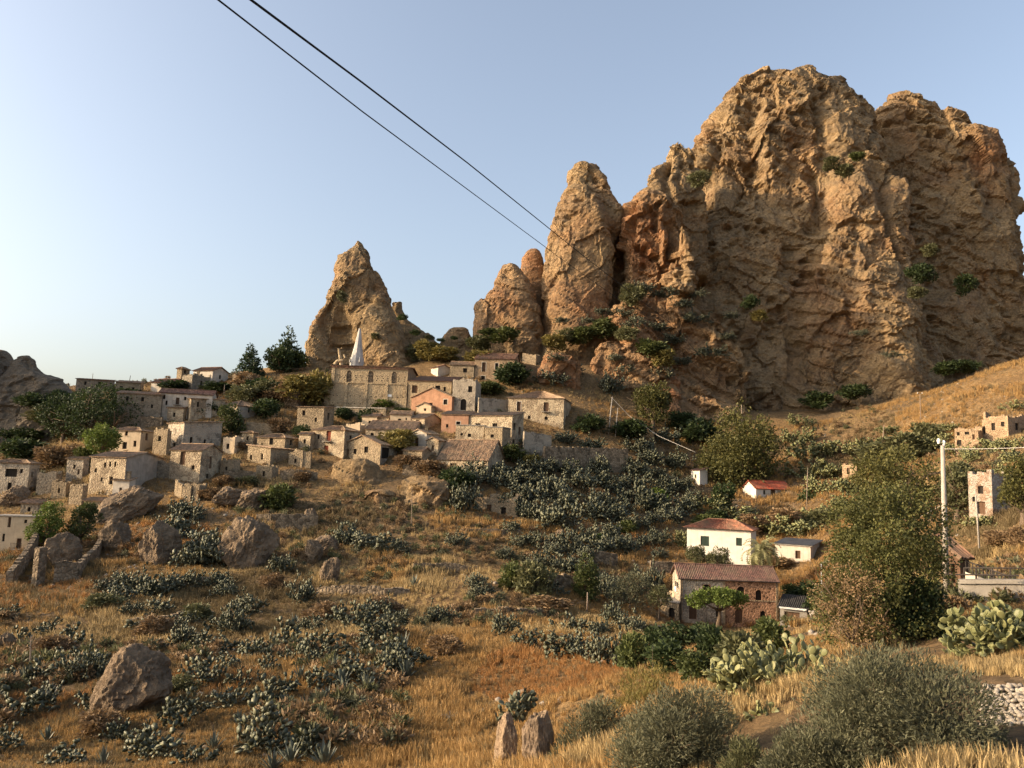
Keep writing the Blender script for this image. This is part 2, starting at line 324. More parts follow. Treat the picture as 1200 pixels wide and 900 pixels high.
def weather(me, amp=1., redf=None, seed=0, up=1, pits=1.):
    nv = len(me.vertices); co = np.empty(nv*3, np.float32); me.vertices.foreach_get('co', co); co = co.reshape(-1, 3).astype(float)
    nm = np.empty(nv*3, np.float32); me.vertex_normals.foreach_get('vector', nm); nm = nm.reshape(-1, 3).astype(float)
    wv = np.stack([fbm(co/9+k*31, 3, seed+k) for k in range(3)], 1)
    p = co+2.5*wv
    dip = np.array([[.9, 0, -.35], [0, 1, 0], [.35, 0, .94]]); q = (p@dip.T)*np.array([.28, .28, 1.])     # beds dipping to the left
    d = 5.0*fbm(p/30, 3, seed+1)+1.5*fbm(p/11, 3, seed+4)-1.6*np.clip(ridged(p*np.array([1, 1, .55])/17, 3, seed+14)-.35, 0, 1)*2+1.0*(np.floor(q[:, 2]/2.6+.6*fbm(p/9, 2, seed+9)) % 2-.5)*sst(-.2, .2, fbm(p/16, 2, seed+10))+.55*fbm(q/1.8, 4, seed+8, .6)
    d1, d2 = worley(p*np.array([.19, .19, .30]), seed+20); msk = sst(-.1, .35, fbm(p/14, 3, seed+22))
    d -= pits*2.6*msk*(1-sst(.16, .42, d1))
    e1, e2 = worley(p*np.array([.5, .5, .75]), seed+30); d -= pits*.75*sst(-.3, .3, fbm(p/8, 2, seed+33))*(1-sst(.15, .4, e1)); d += .2*np.clip(e2-e1, 0, .5)
    d += .3*ridged(p/2.2, 3, seed+40)+.3*fbm(p/.9, 2, seed+41)
    d -= 4.2*sst(.55, .95, 1-np.abs(vn(np.c_[p[:, 0]/19, p[:, 1]/19, p[:, 2]/75+.35*p[:, 0]/19], seed+50))*1.6)*sst(-.35, .1, fbm(p/30, 2, seed+51))      # steep clefts
    for (cs, am) in ((13., 3.6), (6., 1.5), (2.6, .5)):       # fractured blocks: each cell stands forward or back as a whole
        pp = (p@dip.T)*np.array([1., 1., .62])/cs+seed; ii = cell(pp, seed+int(cs*10)); d += am*(ii-.5)
    d = d*amp; co2 = co+nm*d[:, None]*np.array([1, 1, .6]); me.vertices.foreach_set('co', co2.astype(np.float32).ravel())
    attr(me, 'cav', np.clip(.5+d*.2, 0, 1)); attr(me, 'red', redf(co) if redf else np.clip(.15+.8*fbm(co/18, 3, 77), 0, 1))
    me.polygons.foreach_set('use_smooth', np.zeros(len(me.polygons), bool)); me.update(); return me
def cell(p, s=0):
    i = np.floor(p).astype(np.int64); d1 = np.full(len(p), 9.); v = np.zeros(len(p))
    for a in (-1, 0, 1):
        for b in (-1, 0, 1):
            for c in (-1, 0, 1):
                I, J, K = i[:, 0]+a, i[:, 1]+b, i[:, 2]+c; q = np.stack([I+_h(I, J, K, s), J+_h(I, J, K, s+1), K+_h(I, J, K, s+2)], 1)-p
                d = (q*q).sum(1); n = d < d1; v = np.where(n, _h(I, J, K, s+3), v); d1 = np.where(n, d, d1)
    return v
def redzone(zs):
    def f(co):
        r = .03+.35*fbm(co/16, 3, 71); cc = co; dep = cc@cF; u = 600+FPX*(cc@cR)/dep; v = 450-FPX*(cc@cU)/dep
        for (a, b, c, s) in zs: r = r+s*np.exp(-(((u-a)/c[0])**2+((v-b)/c[1])**2))
        return np.clip(r+.25*fbm(co/5, 3, 72), 0, 1)
    return f
BASE = [(520, 0, 0)]
rocks = []
def crag(name, label, lofts, voxel, amp=1., redz=(), seed=0, pits=1., smooth=5, mat='rock'):
    me = weather(fuse(name, [loft(*a[0:2], **(a[2] if len(a) > 2 else {})) for a in lofts], voxel, [mat], smooth), amp, redzone(redz), seed, 1, pits)
    o = obj(name, me); tag(o, label, 'rock'); rocks.append(o); return o
# the great massif
A = [(86.5, 912, 962), (89, 893, 984), (94, 880, 993), (103, 867, 998), (115, 858, 1003), (130, 849, 1010), (140, 838, 1014), (150, 828, 1012), (162, 818, 1018), (178, 812, 1040), (200, 806, 1052), (250, 800, 1060), (300, 790, 1066), (350, 785, 1075), (400, 778, 1085), (450, 772, 1096), (510, 765, 1105)]
B = [(119, 1046, 1078), (124, 1038, 1088), (132, 1030, 1096), (140, 1027, 1104), (147, 1024, 1121), (157, 1022, 1126), (161, 1020, 1152), (170, 1018, 1167), (180, 1016, 1174), (190, 1014, 1180), (210, 1012, 1188), (230, 1010, 1193), (250, 1010, 1196), (300, 1010, 1198), (350, 1010, 1203), (420, 1010, 1212), (520, 1010, 1222)]
Cc = [(163, 791, 797), (168, 786, 803), (180, 779, 810), (195, 771, 813), (206, 764, 816), (220, 758, 820), (240, 754, 822), (270, 750, 822), (330, 745, 825)]
Dd = [(238, 756, 788), (245, 746, 797), (258, 738, 801), (275, 730, 804), (290, 723, 804), (305, 720, 802), (325, 719, 800), (345, 718, 800), (400, 712, 805)]
Ee = [(263, 795, 802), (275, 790, 810), (300, 785, 815), (325, 782, 812), (345, 780, 812)]
Gg = [(196, 1000, 1046), (215, 985, 1055), (240, 972, 1060), (280, 955, 1064), (330, 938, 1072), (400, 926, 1080), (510, 915, 1085)]
G2 = [(225, 905, 950), (260, 890, 965), (300, 880, 980), (330, 872, 985), (350, 880, 975)]
G3 = [(340, 985, 1030), (355, 975, 1040), (385, 968, 1045), (410, 990, 1040)]
F1 = [(338, 735, 782), (352, 722, 800), (372, 712, 830), (400, 704, 858), (440, 692, 880), (510, 685, 905)]
F4 = [(368, 827, 848), (380, 824, 856), (400, 818, 868), (440, 810, 885), (510, 800, 900)]
F5 = [(385, 742, 765), (400, 735, 775), (430, 728, 785), (500, 722, 795)]
F6 = [(355, 790, 800), (380, 786, 806), (430, 780, 815), (500, 775, 820)]
massif = crag('rock_massif', 'huge tan conglomerate rock massif towering at the right over the village', [
    (A, 280, dict(b=.36, bmax=38, lean=6)), (B, 291, dict(b=.42, bmax=34, lean=4)), (Cc, 252, dict(b=.9)), ([(268, 722, 765), (285, 714, 765), (330, 705, 765), (420, 700, 770)], 252, dict(b=.3)), (Dd, 240, dict(b=.7)), (Ee, 228, dict(b=.7)),
    (Gg, 262, dict(b=.45, bmax=20, lean=8)), (G3, 246, dict(b=.3)), (F1, 236, dict(b=.3, bmax=12, lean=7)), (F4, 227, dict(b=.4)), (F5, 224, dict(b=.5)), (F6, 225, dict(b=.5))],
    .53, 1., [(755, 285, (40, 45), .75), (760, 400, (75, 60), .45), (1010, 380, (35, 40), .35), (1160, 180, (20, 20), .6)], 3)
Hh = [(192, 682, 699), (196, 674, 704), (202, 670, 708), (212, 667, 713), (225, 662, 721), (240, 657, 729), (255, 654, 735), (264, 652, 738), (280, 647, 733), (295, 643, 727), (310, 641, 724), (330, 637, 722), (350, 636, 718), (380, 640, 718), (410, 642, 720), (470, 640, 725)]
crag('rock_pinnacle', 'tall rounded rock pinnacle beside the massif, where the black wires cross it', [(Hh, 246, dict(b=.75, lean=3))], .5, .55, [(690, 360, (40, 30), .7)], 5)
Jj = [(311, 595, 605), (316, 590, 608), (325, 584, 613), (335, 578, 619), (345, 569, 623), (353, 560, 626), (362, 556, 629), (380, 554, 633), (400, 553, 637), (470, 550, 645)]
Ii = [(292, 623, 629), (296, 617, 633), (305, 612, 637), (318, 611, 639), (345, 614, 641), (430, 616, 641)]
crag('rock_hump', 'reddish sloping rock hump left of the tall pinnacle', [(Jj, 240, dict(b=.6))], .5, .48, [(590, 350, (40, 40), .4)], 6)
crag('rock_finger', 'small pointed rock finger between the sloping hump and the pinnacle', [(Ii, 249, dict(b=.8))], .5, .35, [(625, 310, (30, 30), .7)], 8)
K1 = [(281, 417, 429), (285, 414, 433), (296, 405, 441), (310, 396, 444), (322, 393, 449), (335, 395, 454), (345, 398, 459), (360, 399, 464), (380, 400, 470), (400, 400, 477), (430, 400, 486), (500, 398, 500)]
K2 = [(331, 392, 404), (345, 383, 404), (360, 374, 403), (380, 365, 402), (400, 358, 401), (420, 354, 400), (440, 352, 398), (500, 348, 398)]
K3 = [(300, 396, 425), (322, 392, 430), (336, 391, 430)]
crag('rock_pinnacle', 'broad lone rock pinnacle rising behind the church spire', [(K1, 236, dict(b=.7, lean=3)), (K2, 232, dict(b=.7, lean=3)), (K3, 236, dict(b=.6))], .5, .5, [], 9)
L1 = [(353, 459, 473), (362, 455, 474), (372, 454, 479), (382, 452, 492), (392, 450, 502), (412, 448, 520), (470, 440, 540)]
L2 = [(387, 529, 548), (395, 522, 556), (412, 512, 562), (470, 500, 575)]
crag('rock_ridge', 'low dark rocky ridge joining the two pinnacles behind the church', [(L1, 244, dict(b=.5)), (L2, 246, dict(b=.4))], .55, .32, [], 10)
M1 = [(408, -25, 3), (414, -28, 9), (430, -32, 12), (470, -40, 20), (540, -50, 30)]
M2 = [(417, 21, 35), (421, 13, 39), (432, 9, 41), (440, 6, 57), (448, 2, 72), (462, -5, 84), (500, -12, 92), (545, -20, 95)]
crag('rock_outcrop', 'grey shaded rock outcrop at the left edge above the houses', [(M1, 197, dict(b=.7)), (M2, 194, dict(b=.3, lean=5)), ([(335, -110, -60), (350, -140, -45), (400, -160, -35), (440, -180, -25), (560, -220, -15)], 188, dict(b=.5))], .55, .6, [], 12, mat='rock_shaded')  # last loft: unseen crag added left of frame, raised to shade the outcrop
F2 = [(398, 700, 728), (408, 694, 736), (425, 690, 741), (490, 684, 748)]
F3 = [(418, 644, 682), (426, 637, 686), (445, 634, 688), (490, 630, 690)]
F7 = [(452, 752, 790), (462, 745, 800), (500, 740, 810)]
F8 = [(405, 740, 775), (420, 735, 790), (460, 730, 800), (510, 725, 805)]
crag('rock_block', 'squat reddish rock block behind the beige stone house with balcony', [(F3, 213, dict(b=.5))], .45, .5, [(660, 440, (60, 60), .7)], 13)
crag('rock_block', 'split red-brown rock lumps at the foot of the tall pinnacle', [(F2, 221, dict(b=.5))], .45, .55, [(710, 440, (60, 60), .5)], 14)
crag('rock_block', 'broken red crags in front of the massif foot above the pole', [(F8, 222, dict(b=.4)), (F7, 215, dict(b=.4))], .45, .7, [(770, 440, (80, 60), .8)], 15)
X1 = [(572, 424, 452), (578, 416, 466), (592, 412, 472), (612, 408, 478), (650, 404, 482)]
X2 = [(566, 484, 508), (574, 478, 518), (592, 474, 522), (612, 470, 526), (650, 466, 530)]
X3 = [(540, 400, 424), (546, 394, 438), (560, 390, 446), (600, 386, 450)]
crag('rock_outcrop', 'weathered rock face below the low gabled house', [(X1, 145, dict(b=.4))], .3, .45, [(440, 590, (60, 60), .3)], 16)
crag('rock_outcrop', 'broken rock face right of the weathered one, below the sagging roof', [(X2, 146, dict(b=.4))], .3, .45, [(500, 590, (60, 60), .3)], 17)
crag('rock_outcrop', 'rock ledge carrying the low gabled house with the porch', [(X3, 157, dict(b=.4))], .3, .4, [], 18)
dg = bpy.context.evaluated_depsgraph_get()
TREES = [BVHTree.FromObject(o, dg) for o in rocks]
def hit(u, v):                                     # first surface (ground or crag) met by the sight line of a pixel
    r = ray(u, v); g = ground(u, v); best = np.linalg.norm(g); p = g
    for t in TREES:
        h = t.ray_cast(Vector((0, 0, 0)), Vector(r).normalized())
        if h[0] is not None and h[3] < best: best = h[3]; p = np.array(h[0])
    return p
# ---------------------------------------------------------------- houses
def slope(mb, A, B, Cq, D, thick=.16, pitch=.24, amp=.05, m=0, rows=3, sag=.05, seed=0):
    # one roof slope of barrel tiles: eave A->B, top C->D (C above A); ribs are real relief
    A, B, Cq, D = map(lambda q: np.asarray(q, float), (A, B, Cq, D)); L = np.linalg.norm(B-A); k = max(4, int(L/pitch*2))
    nrm = np.cross(B-A, Cq-A); nn = np.linalg.norm(nrm)
    if nn < 1e-6: nrm = np.cross(B-A, D-A); nn = np.linalg.norm(nrm)
    nrm = nrm/nn; nrm = nrm if nrm[2] > 0 else -nrm; b0 = len(mb.V); rs = np.random.RandomState(seed)
    ex = rs.uniform(-.06, .06, k+1)
    for j in range(rows+1):
        s = j/rows
        for i in range(k+1):
            t = i/k; lo = A+(B-A)*t; hi = Cq+(D-Cq)*t
            p = lo+(hi-lo)*(s+(ex[i] if j == 0 else 0)/max(1, np.linalg.norm(hi-lo)))+nrm*(amp*(1 if i % 2 else -1)+rs.uniform(-.02, .02)-sag*math.sin(math.pi*s)*math.sin(math.pi*t)*2)
            mb.V.append(tuple(p))
    for j in range(rows):
        for i in range(k): a = b0+j*(k+1)+i; mb.F.append((a, a+1, a+k+2, a+k+1)); mb.m.append(m)
    lo = -nrm*(thick); mb.poly([A+lo, Cq+lo, D+lo, B+lo], m)
    for p, q in ((A, B), (B, D), (D, Cq), (Cq, A)): mb.poly([p+lo, q+lo, q-nrm*amp, p-nrm*amp], m)
class House: pass
NH = [0]
def frame(uL, uc, uR, vt, vb, th, d=None, dep=None):
    H = House(); NH[0] += 1; H.seed = NH[0]
    C = ground(uc, vb) if d is None else P(uc, vb, d)
    va = math.atan2(C[0], C[1]); p = np.array([math.cos(va), -math.sin(va), 0]); f = np.array([math.sin(va), math.cos(va), 0]); t = R(th)
    H.eL = -math.cos(t)*p+math.sin(t)*f; H.eR = math.sin(t)*p+math.cos(t)*f
    b = (450-vt)/FPX; H.h = (b*(C@cF)-C@cU)/(cU[2]-b*cF[2])
    Q = C+np.array([0, 0, H.h/2])
    def ln(e, u):
        a = (u-600)/FPX; return (a*(Q@cF)-Q@cR)/(e@cR-a*(e@cF))
    H.LL = ln(H.eL, uL); H.LR = dep if dep else ln(H.eR, uR); H.C = C
    if H.LR < 0 or H.LR > 40: H.LR = 8.
    if H.LL < 0 or H.LL > 60: H.LL = 8.
    return H
def wallpt(H, wall, u, v):          # pixel -> (distance along wall, height) on that wall
    e = H.eL if wall == 'L' else H.eR; o = H.eR if wall == 'L' else H.eL; r = ray(u, v); k = (H.C@o)/(r@o); q = r*k-H.C; return q@e, q[2]
def house(name, label, cat, px, th, mat, roof, wins=(), rmat='tile_old', d=None, dep=None, rise=None, ext=5., group=None, over=.3, matR=None, surround='plaster', base=None, split=0.):
    H = frame(*px, th, d, dep); C, eL, eR, LL, LR, h = H.C, H.eL, H.eR, H.LL, H.LR, H.h; up = np.array([0, 0, 1.])
    T = thing(name, C, label, cat, group); H.T = T
    W = lambda a, b, z: eL*a+eR*b+up*z
    kind, ax = (roof+'L')[:-1].split('_') if '_' in roof else (roof, 'L')
    if rise is None: rise = {'gable': .2, 'hip': .2, 'mono': .2, 'flat': .0, 'ruin': 0}[kind]*(LR if ax == 'L' else LL)
    ops = {'L': [], 'R': []}; parts = []
    for wn in wins:
        wl, u, v, wp, hp, st = wn[:6]; s, z = wallpt(H, wl, u, v); s2, z2 = wallpt(H, wl, u+wp/2, v-hp/2); s1, z1 = wallpt(H, wl, u-wp/2, v+hp/2)
        sa, sb = sorted((s1, s2)); za, zb = sorted((z1, z2)); Lw = LL if wl == 'L' else LR
        sa, sb = max(.15, sa), min(Lw-.15, sb); za, zb = max(.02, za), min(h-.12, zb)
        if sb-sa > .15 and zb-za > .2: ops[wl].append((sa, sb, za, zb, st))
    mb = MB(); rs = np.random.RandomState(H.seed)
    def panel(e, inward, L, hol, m, off):
        S = sorted({0., L, *([split*L] if split and m == 1 else []), *[x for o in hol for x in o[:2]]}); Zs = sorted({-ext, h, *[x for o in hol for x in o[2:4]]})
        for i in range(len(S)-1):
            for j in range(len(Zs)-1):
                sm, zm = (S[i]+S[i+1])/2, (Zs[j]+Zs[j+1])/2
                if any(o[0] < sm < o[1] and o[2] < zm < o[3] for o in hol): continue
                mb.poly([off+e*S[i]+up*Zs[j], off+e*S[i+1]+up*Zs[j], off+e*S[i+1]+up*Zs[j+1], off+e*S[i]+up*Zs[j+1]], 0 if split and m == 1 and sm < split*L else m)
        for (sa, sb, za, zb, st) in hol:
            dp = inward*.32; q = [off+e*sa+up*za, off+e*sb+up*za, off+e*sb+up*zb, off+e*sa+up*zb]
            for k in range(4): mb.poly([q[k], q[(k+1) % 4], q[(k+1) % 4]+dp, q[k]+dp], m)
            if 'a' in st:            # arched head: spandrels close the corners
                r = (sb-sa)/2; c = (sa+sb)/2
                for sg in (-1, 1):
                    arc = [off+e*(c+sg*r*math.cos(t))+up*(zb-r+r*math.sin(t))-inward*.004 for t in np.linspace(0, math.pi/2, 6)]
                    mb.poly([off+e*(c+sg*r)+up*zb-inward*.004]+arc, m)
            pm = MB(); g = 1e-3
            style = {'r': 'door_red', 'd': 'door_brown', 'g': 'shutter_green', 'b': 'stone_dry', 'w': 'void'}[next((x for x in st if x in 'rdgbw'), 'w')]  # b: darker stone paints in the recess shade of blind arches
            dd = .12 if st[0] == 'g' else .26
            pm.box(q[0]+inward*dd+e*g+up*g, e*(sb-sa-2*g), inward*.05, up*(zb-za-2*g))
            if st[0] in 'rdg' and sb-sa > .5:     # a leaf's middle post and rails
                pm.box(q[0]+inward*(dd-.03)+e*((sb-sa)/2-.03), e*.06, inward*.028, up*(zb-za)); pm.box(q[0]+inward*(dd-.025)+up*((zb-za)*.5), e*(sb-sa), inward*.022, up*.07)
            isdoor = (zb-za) > 1.75
            w_ = pm.build('door' if isdoor else 'window', style, T)
            if 'f' in st:
                fm = MB(); k = .13
                for (o_, x_, z_) in ((q[0]-e*k, e*k, up*(zb-za)), (q[1], e*k, up*(zb-za)), (q[3]-e*k, e*(sb-sa+2*k), up*k)): fm.box(o_-inward*.025, x_, inward*.02, z_)
                fm.build('window_surround', 'plaster_white', T)
            if 'w' in st and not isdoor and rs.rand() < .6:
                fm = MB(); fm.box(q[0]-inward*.1-e*.1-up*.08, e*(sb-sa+.2), inward*.098, up*.075); fm.build('window_sill', surround, T)
            if 'k' in st:        # balcony
                bm_ = MB(); w2 = sb-sa+.9; o_ = q[0]-e*.45-inward*.8; bm_.box(o_-up*.14, e*w2, inward*.795, up*.13); bo = bm_.build('balcony', 'concrete', T)
                rl = MB(); rl.box(o_+up*.85, e*w2, inward*.04, up*.04)
                for x in np.linspace(0, w2-.03, 9): rl.box(o_+e*x, e*.03, inward*.03, up*.87)
                rl.build('railing', 'iron', bo)
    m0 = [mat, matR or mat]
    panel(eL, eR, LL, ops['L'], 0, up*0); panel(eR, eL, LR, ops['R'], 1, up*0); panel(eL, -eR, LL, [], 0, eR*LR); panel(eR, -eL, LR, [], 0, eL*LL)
    rf = MB(); o = over
    if kind == 'gable':
        if ax == 'L':
            for a, mm in ((0, 1), (LL, 0)): mb.poly([W(a, 0, h), W(a, LR, h), W(a, LR/2, h+rise)], mm)
            k = rise/(LR/2); z0 = h-o*k+.12
            slope(rf, W(-o, -o, z0), W(LL+o, -o, z0), W(-o, LR/2, h+rise+.12), W(LL+o, LR/2, h+rise+.12), seed=H.seed)
            slope(rf, W(LL+o, LR+o, z0), W(-o, LR+o, z0), W(LL+o, LR/2, h+rise+.12), W(-o, LR/2, h+rise+.12), seed=H.seed+1)
            rf.tube([W(-o, LR/2, h+rise+.13), W(LL+o, LR/2, h+rise+.13)], .11, 6)
        else:
            for b, mm in ((0, 0), (LR, 0)): mb.poly([W(0, b, h), W(LL, b, h), W(LL/2, b, h+rise)], mm)
            k = rise/(LL/2); z0 = h-o*k+.12
            slope(rf, W(-o, LR+o, z0), W(-o, -o, z0), W(LL/2, LR+o, h+rise+.12), W(LL/2, -o, h+rise+.12), seed=H.seed)
            slope(rf, W(LL+o, -o, z0), W(LL+o, LR+o, z0), W(LL/2, -o, h+rise+.12), W(LL/2, LR+o, h+rise+.12), seed=H.seed+1)
            rf.tube([W(LL/2, -o, h+rise+.13), W(LL/2, LR+o, h+rise+.13)], .11, 6)
    elif kind == 'hip':
        z0 = h+.05; mn = min(LL, LR)/2
        if LL >= LR: r1, r2 = W(mn, LR/2, h+rise), W(LL-mn, LR/2, h+rise)
        else: r1, r2 = W(LL/2, mn, h+rise), W(LL/2, LR-mn, h+rise)
        c = [W(-o, -o, z0), W(LL+o, -o, z0), W(LL+o, LR+o, z0), W(-o, LR+o, z0)]
        if LL >= LR:
            slope(rf, c[0], c[1], r1, r2, seed=H.seed); slope(rf, c[2], c[3], r2, r1, seed=H.seed); slope(rf, c[1], c[2], r2, r2, seed=H.seed); slope(rf, c[3], c[0], r1, r1, seed=H.seed)
        else:
            slope(rf, c[0], c[1], r1, r1, seed=H.seed); slope(rf, c[1], c[2], r1, r2, seed=H.seed); slope(rf, c[2], c[3], r2, r2, seed=H.seed); slope(rf, c[3], c[0], r2, r1, seed=H.seed)
        for q in c: rf.tube([q, r1 if np.linalg.norm(q-r1) < np.linalg.norm(q-r2) else r2], .09, 5)
        rf.tube([r1, r2+1e-3], .1, 5)
    elif kind == 'mono':     # rises away from the named wall
        if ax == 'L':
            z1 = h+rise; mb.poly([W(0, 0, h), W(0, LR, h), W(0, LR, z1)], 1); mb.poly([W(LL, 0, h), W(LL, LR, h), W(LL, LR, z1)], 0); mb.poly([W(0, LR, h), W(LL, LR, h), W(LL, LR, z1), W(0, LR, z1)], 0)
            k = rise/LR; slope(rf, W(-o, -o, h-o*k+.12), W(LL+o, -o, h-o*k+.12), W(-o, LR+o, z1+o*k+.12), W(LL+o, LR+o, z1+o*k+.12), seed=H.seed)
        else:
            z1 = h+rise; mb.poly([W(0, 0, h), W(LL, 0, h), W(LL, 0, z1)], 0); mb.poly([W(0, LR, h), W(LL, LR, h), W(LL, LR, z1)], 0); mb.poly([W(LL, 0, h), W(LL, LR, h), W(LL, LR, z1), W(LL, 0, z1)], 0)
            k = rise/LL; slope(rf, W(-o, LR+o, h-o*k+.12), W(-o, -o, h-o*k+.12), W(LL+o, LR+o, z1+o*k+.12), W(LL+o, -o, z1+o*k+.12), seed=H.seed)
    elif kind == 'flat':
        rf.box(W(-.15, -.15, h+.002), eL*(LL+.3), eR*(LR+.3), up*.16)
    if kind == 'ruin':       # broken wall tops, roofless
        rn = MB()
        def jag(A, e, L, inw, m):
            k = max(3, int(L/.55)); hh = np.cumsum(rs.uniform(-.5, .5, k)); hh = hh-hh.min(); hh = np.minimum(hh, 2.2)*.7
            for i in range(k): rn.box(A+e*(L*i/k)+up*(h-.01), e*(L/k-.003), inw*.45, up*(hh[i]+rs.uniform(.02, .15)), m)
        jag(up*0, eL, LL, eR, 0); jag(eR*.46, eR, LR-.92, eL, 1); jag(eR*LR, eL, LL, -eR, 0); jag(eL*LL+eR*.46, eR, LR-.92, -eL, 0)
        rn.build('broken_wall_top', m0, T)
        fl = MB(); fl.poly([W(.45, .45, h*.35), W(LL-.45, .45, h*.35), W(LL-.45, LR-.45, h*.35), W(.45, LR-.45, h*.35)]); fl.build('rubble_floor', 'stone_dry', T)
    else: rf.build('roof', rmat if kind != 'flat' else 'concrete', T)
    mb.build('wall', m0, T)
    return H
def addbox(H, name, mat, a, b, z, da, db, dz, parent=None):
    m = MB(); m.box(H.eL*a+H.eR*b+np.array([0, 0, z]), H.eL*da, H.eR*db, (0, 0, dz)); return m.build(name, mat, parent or H.T)
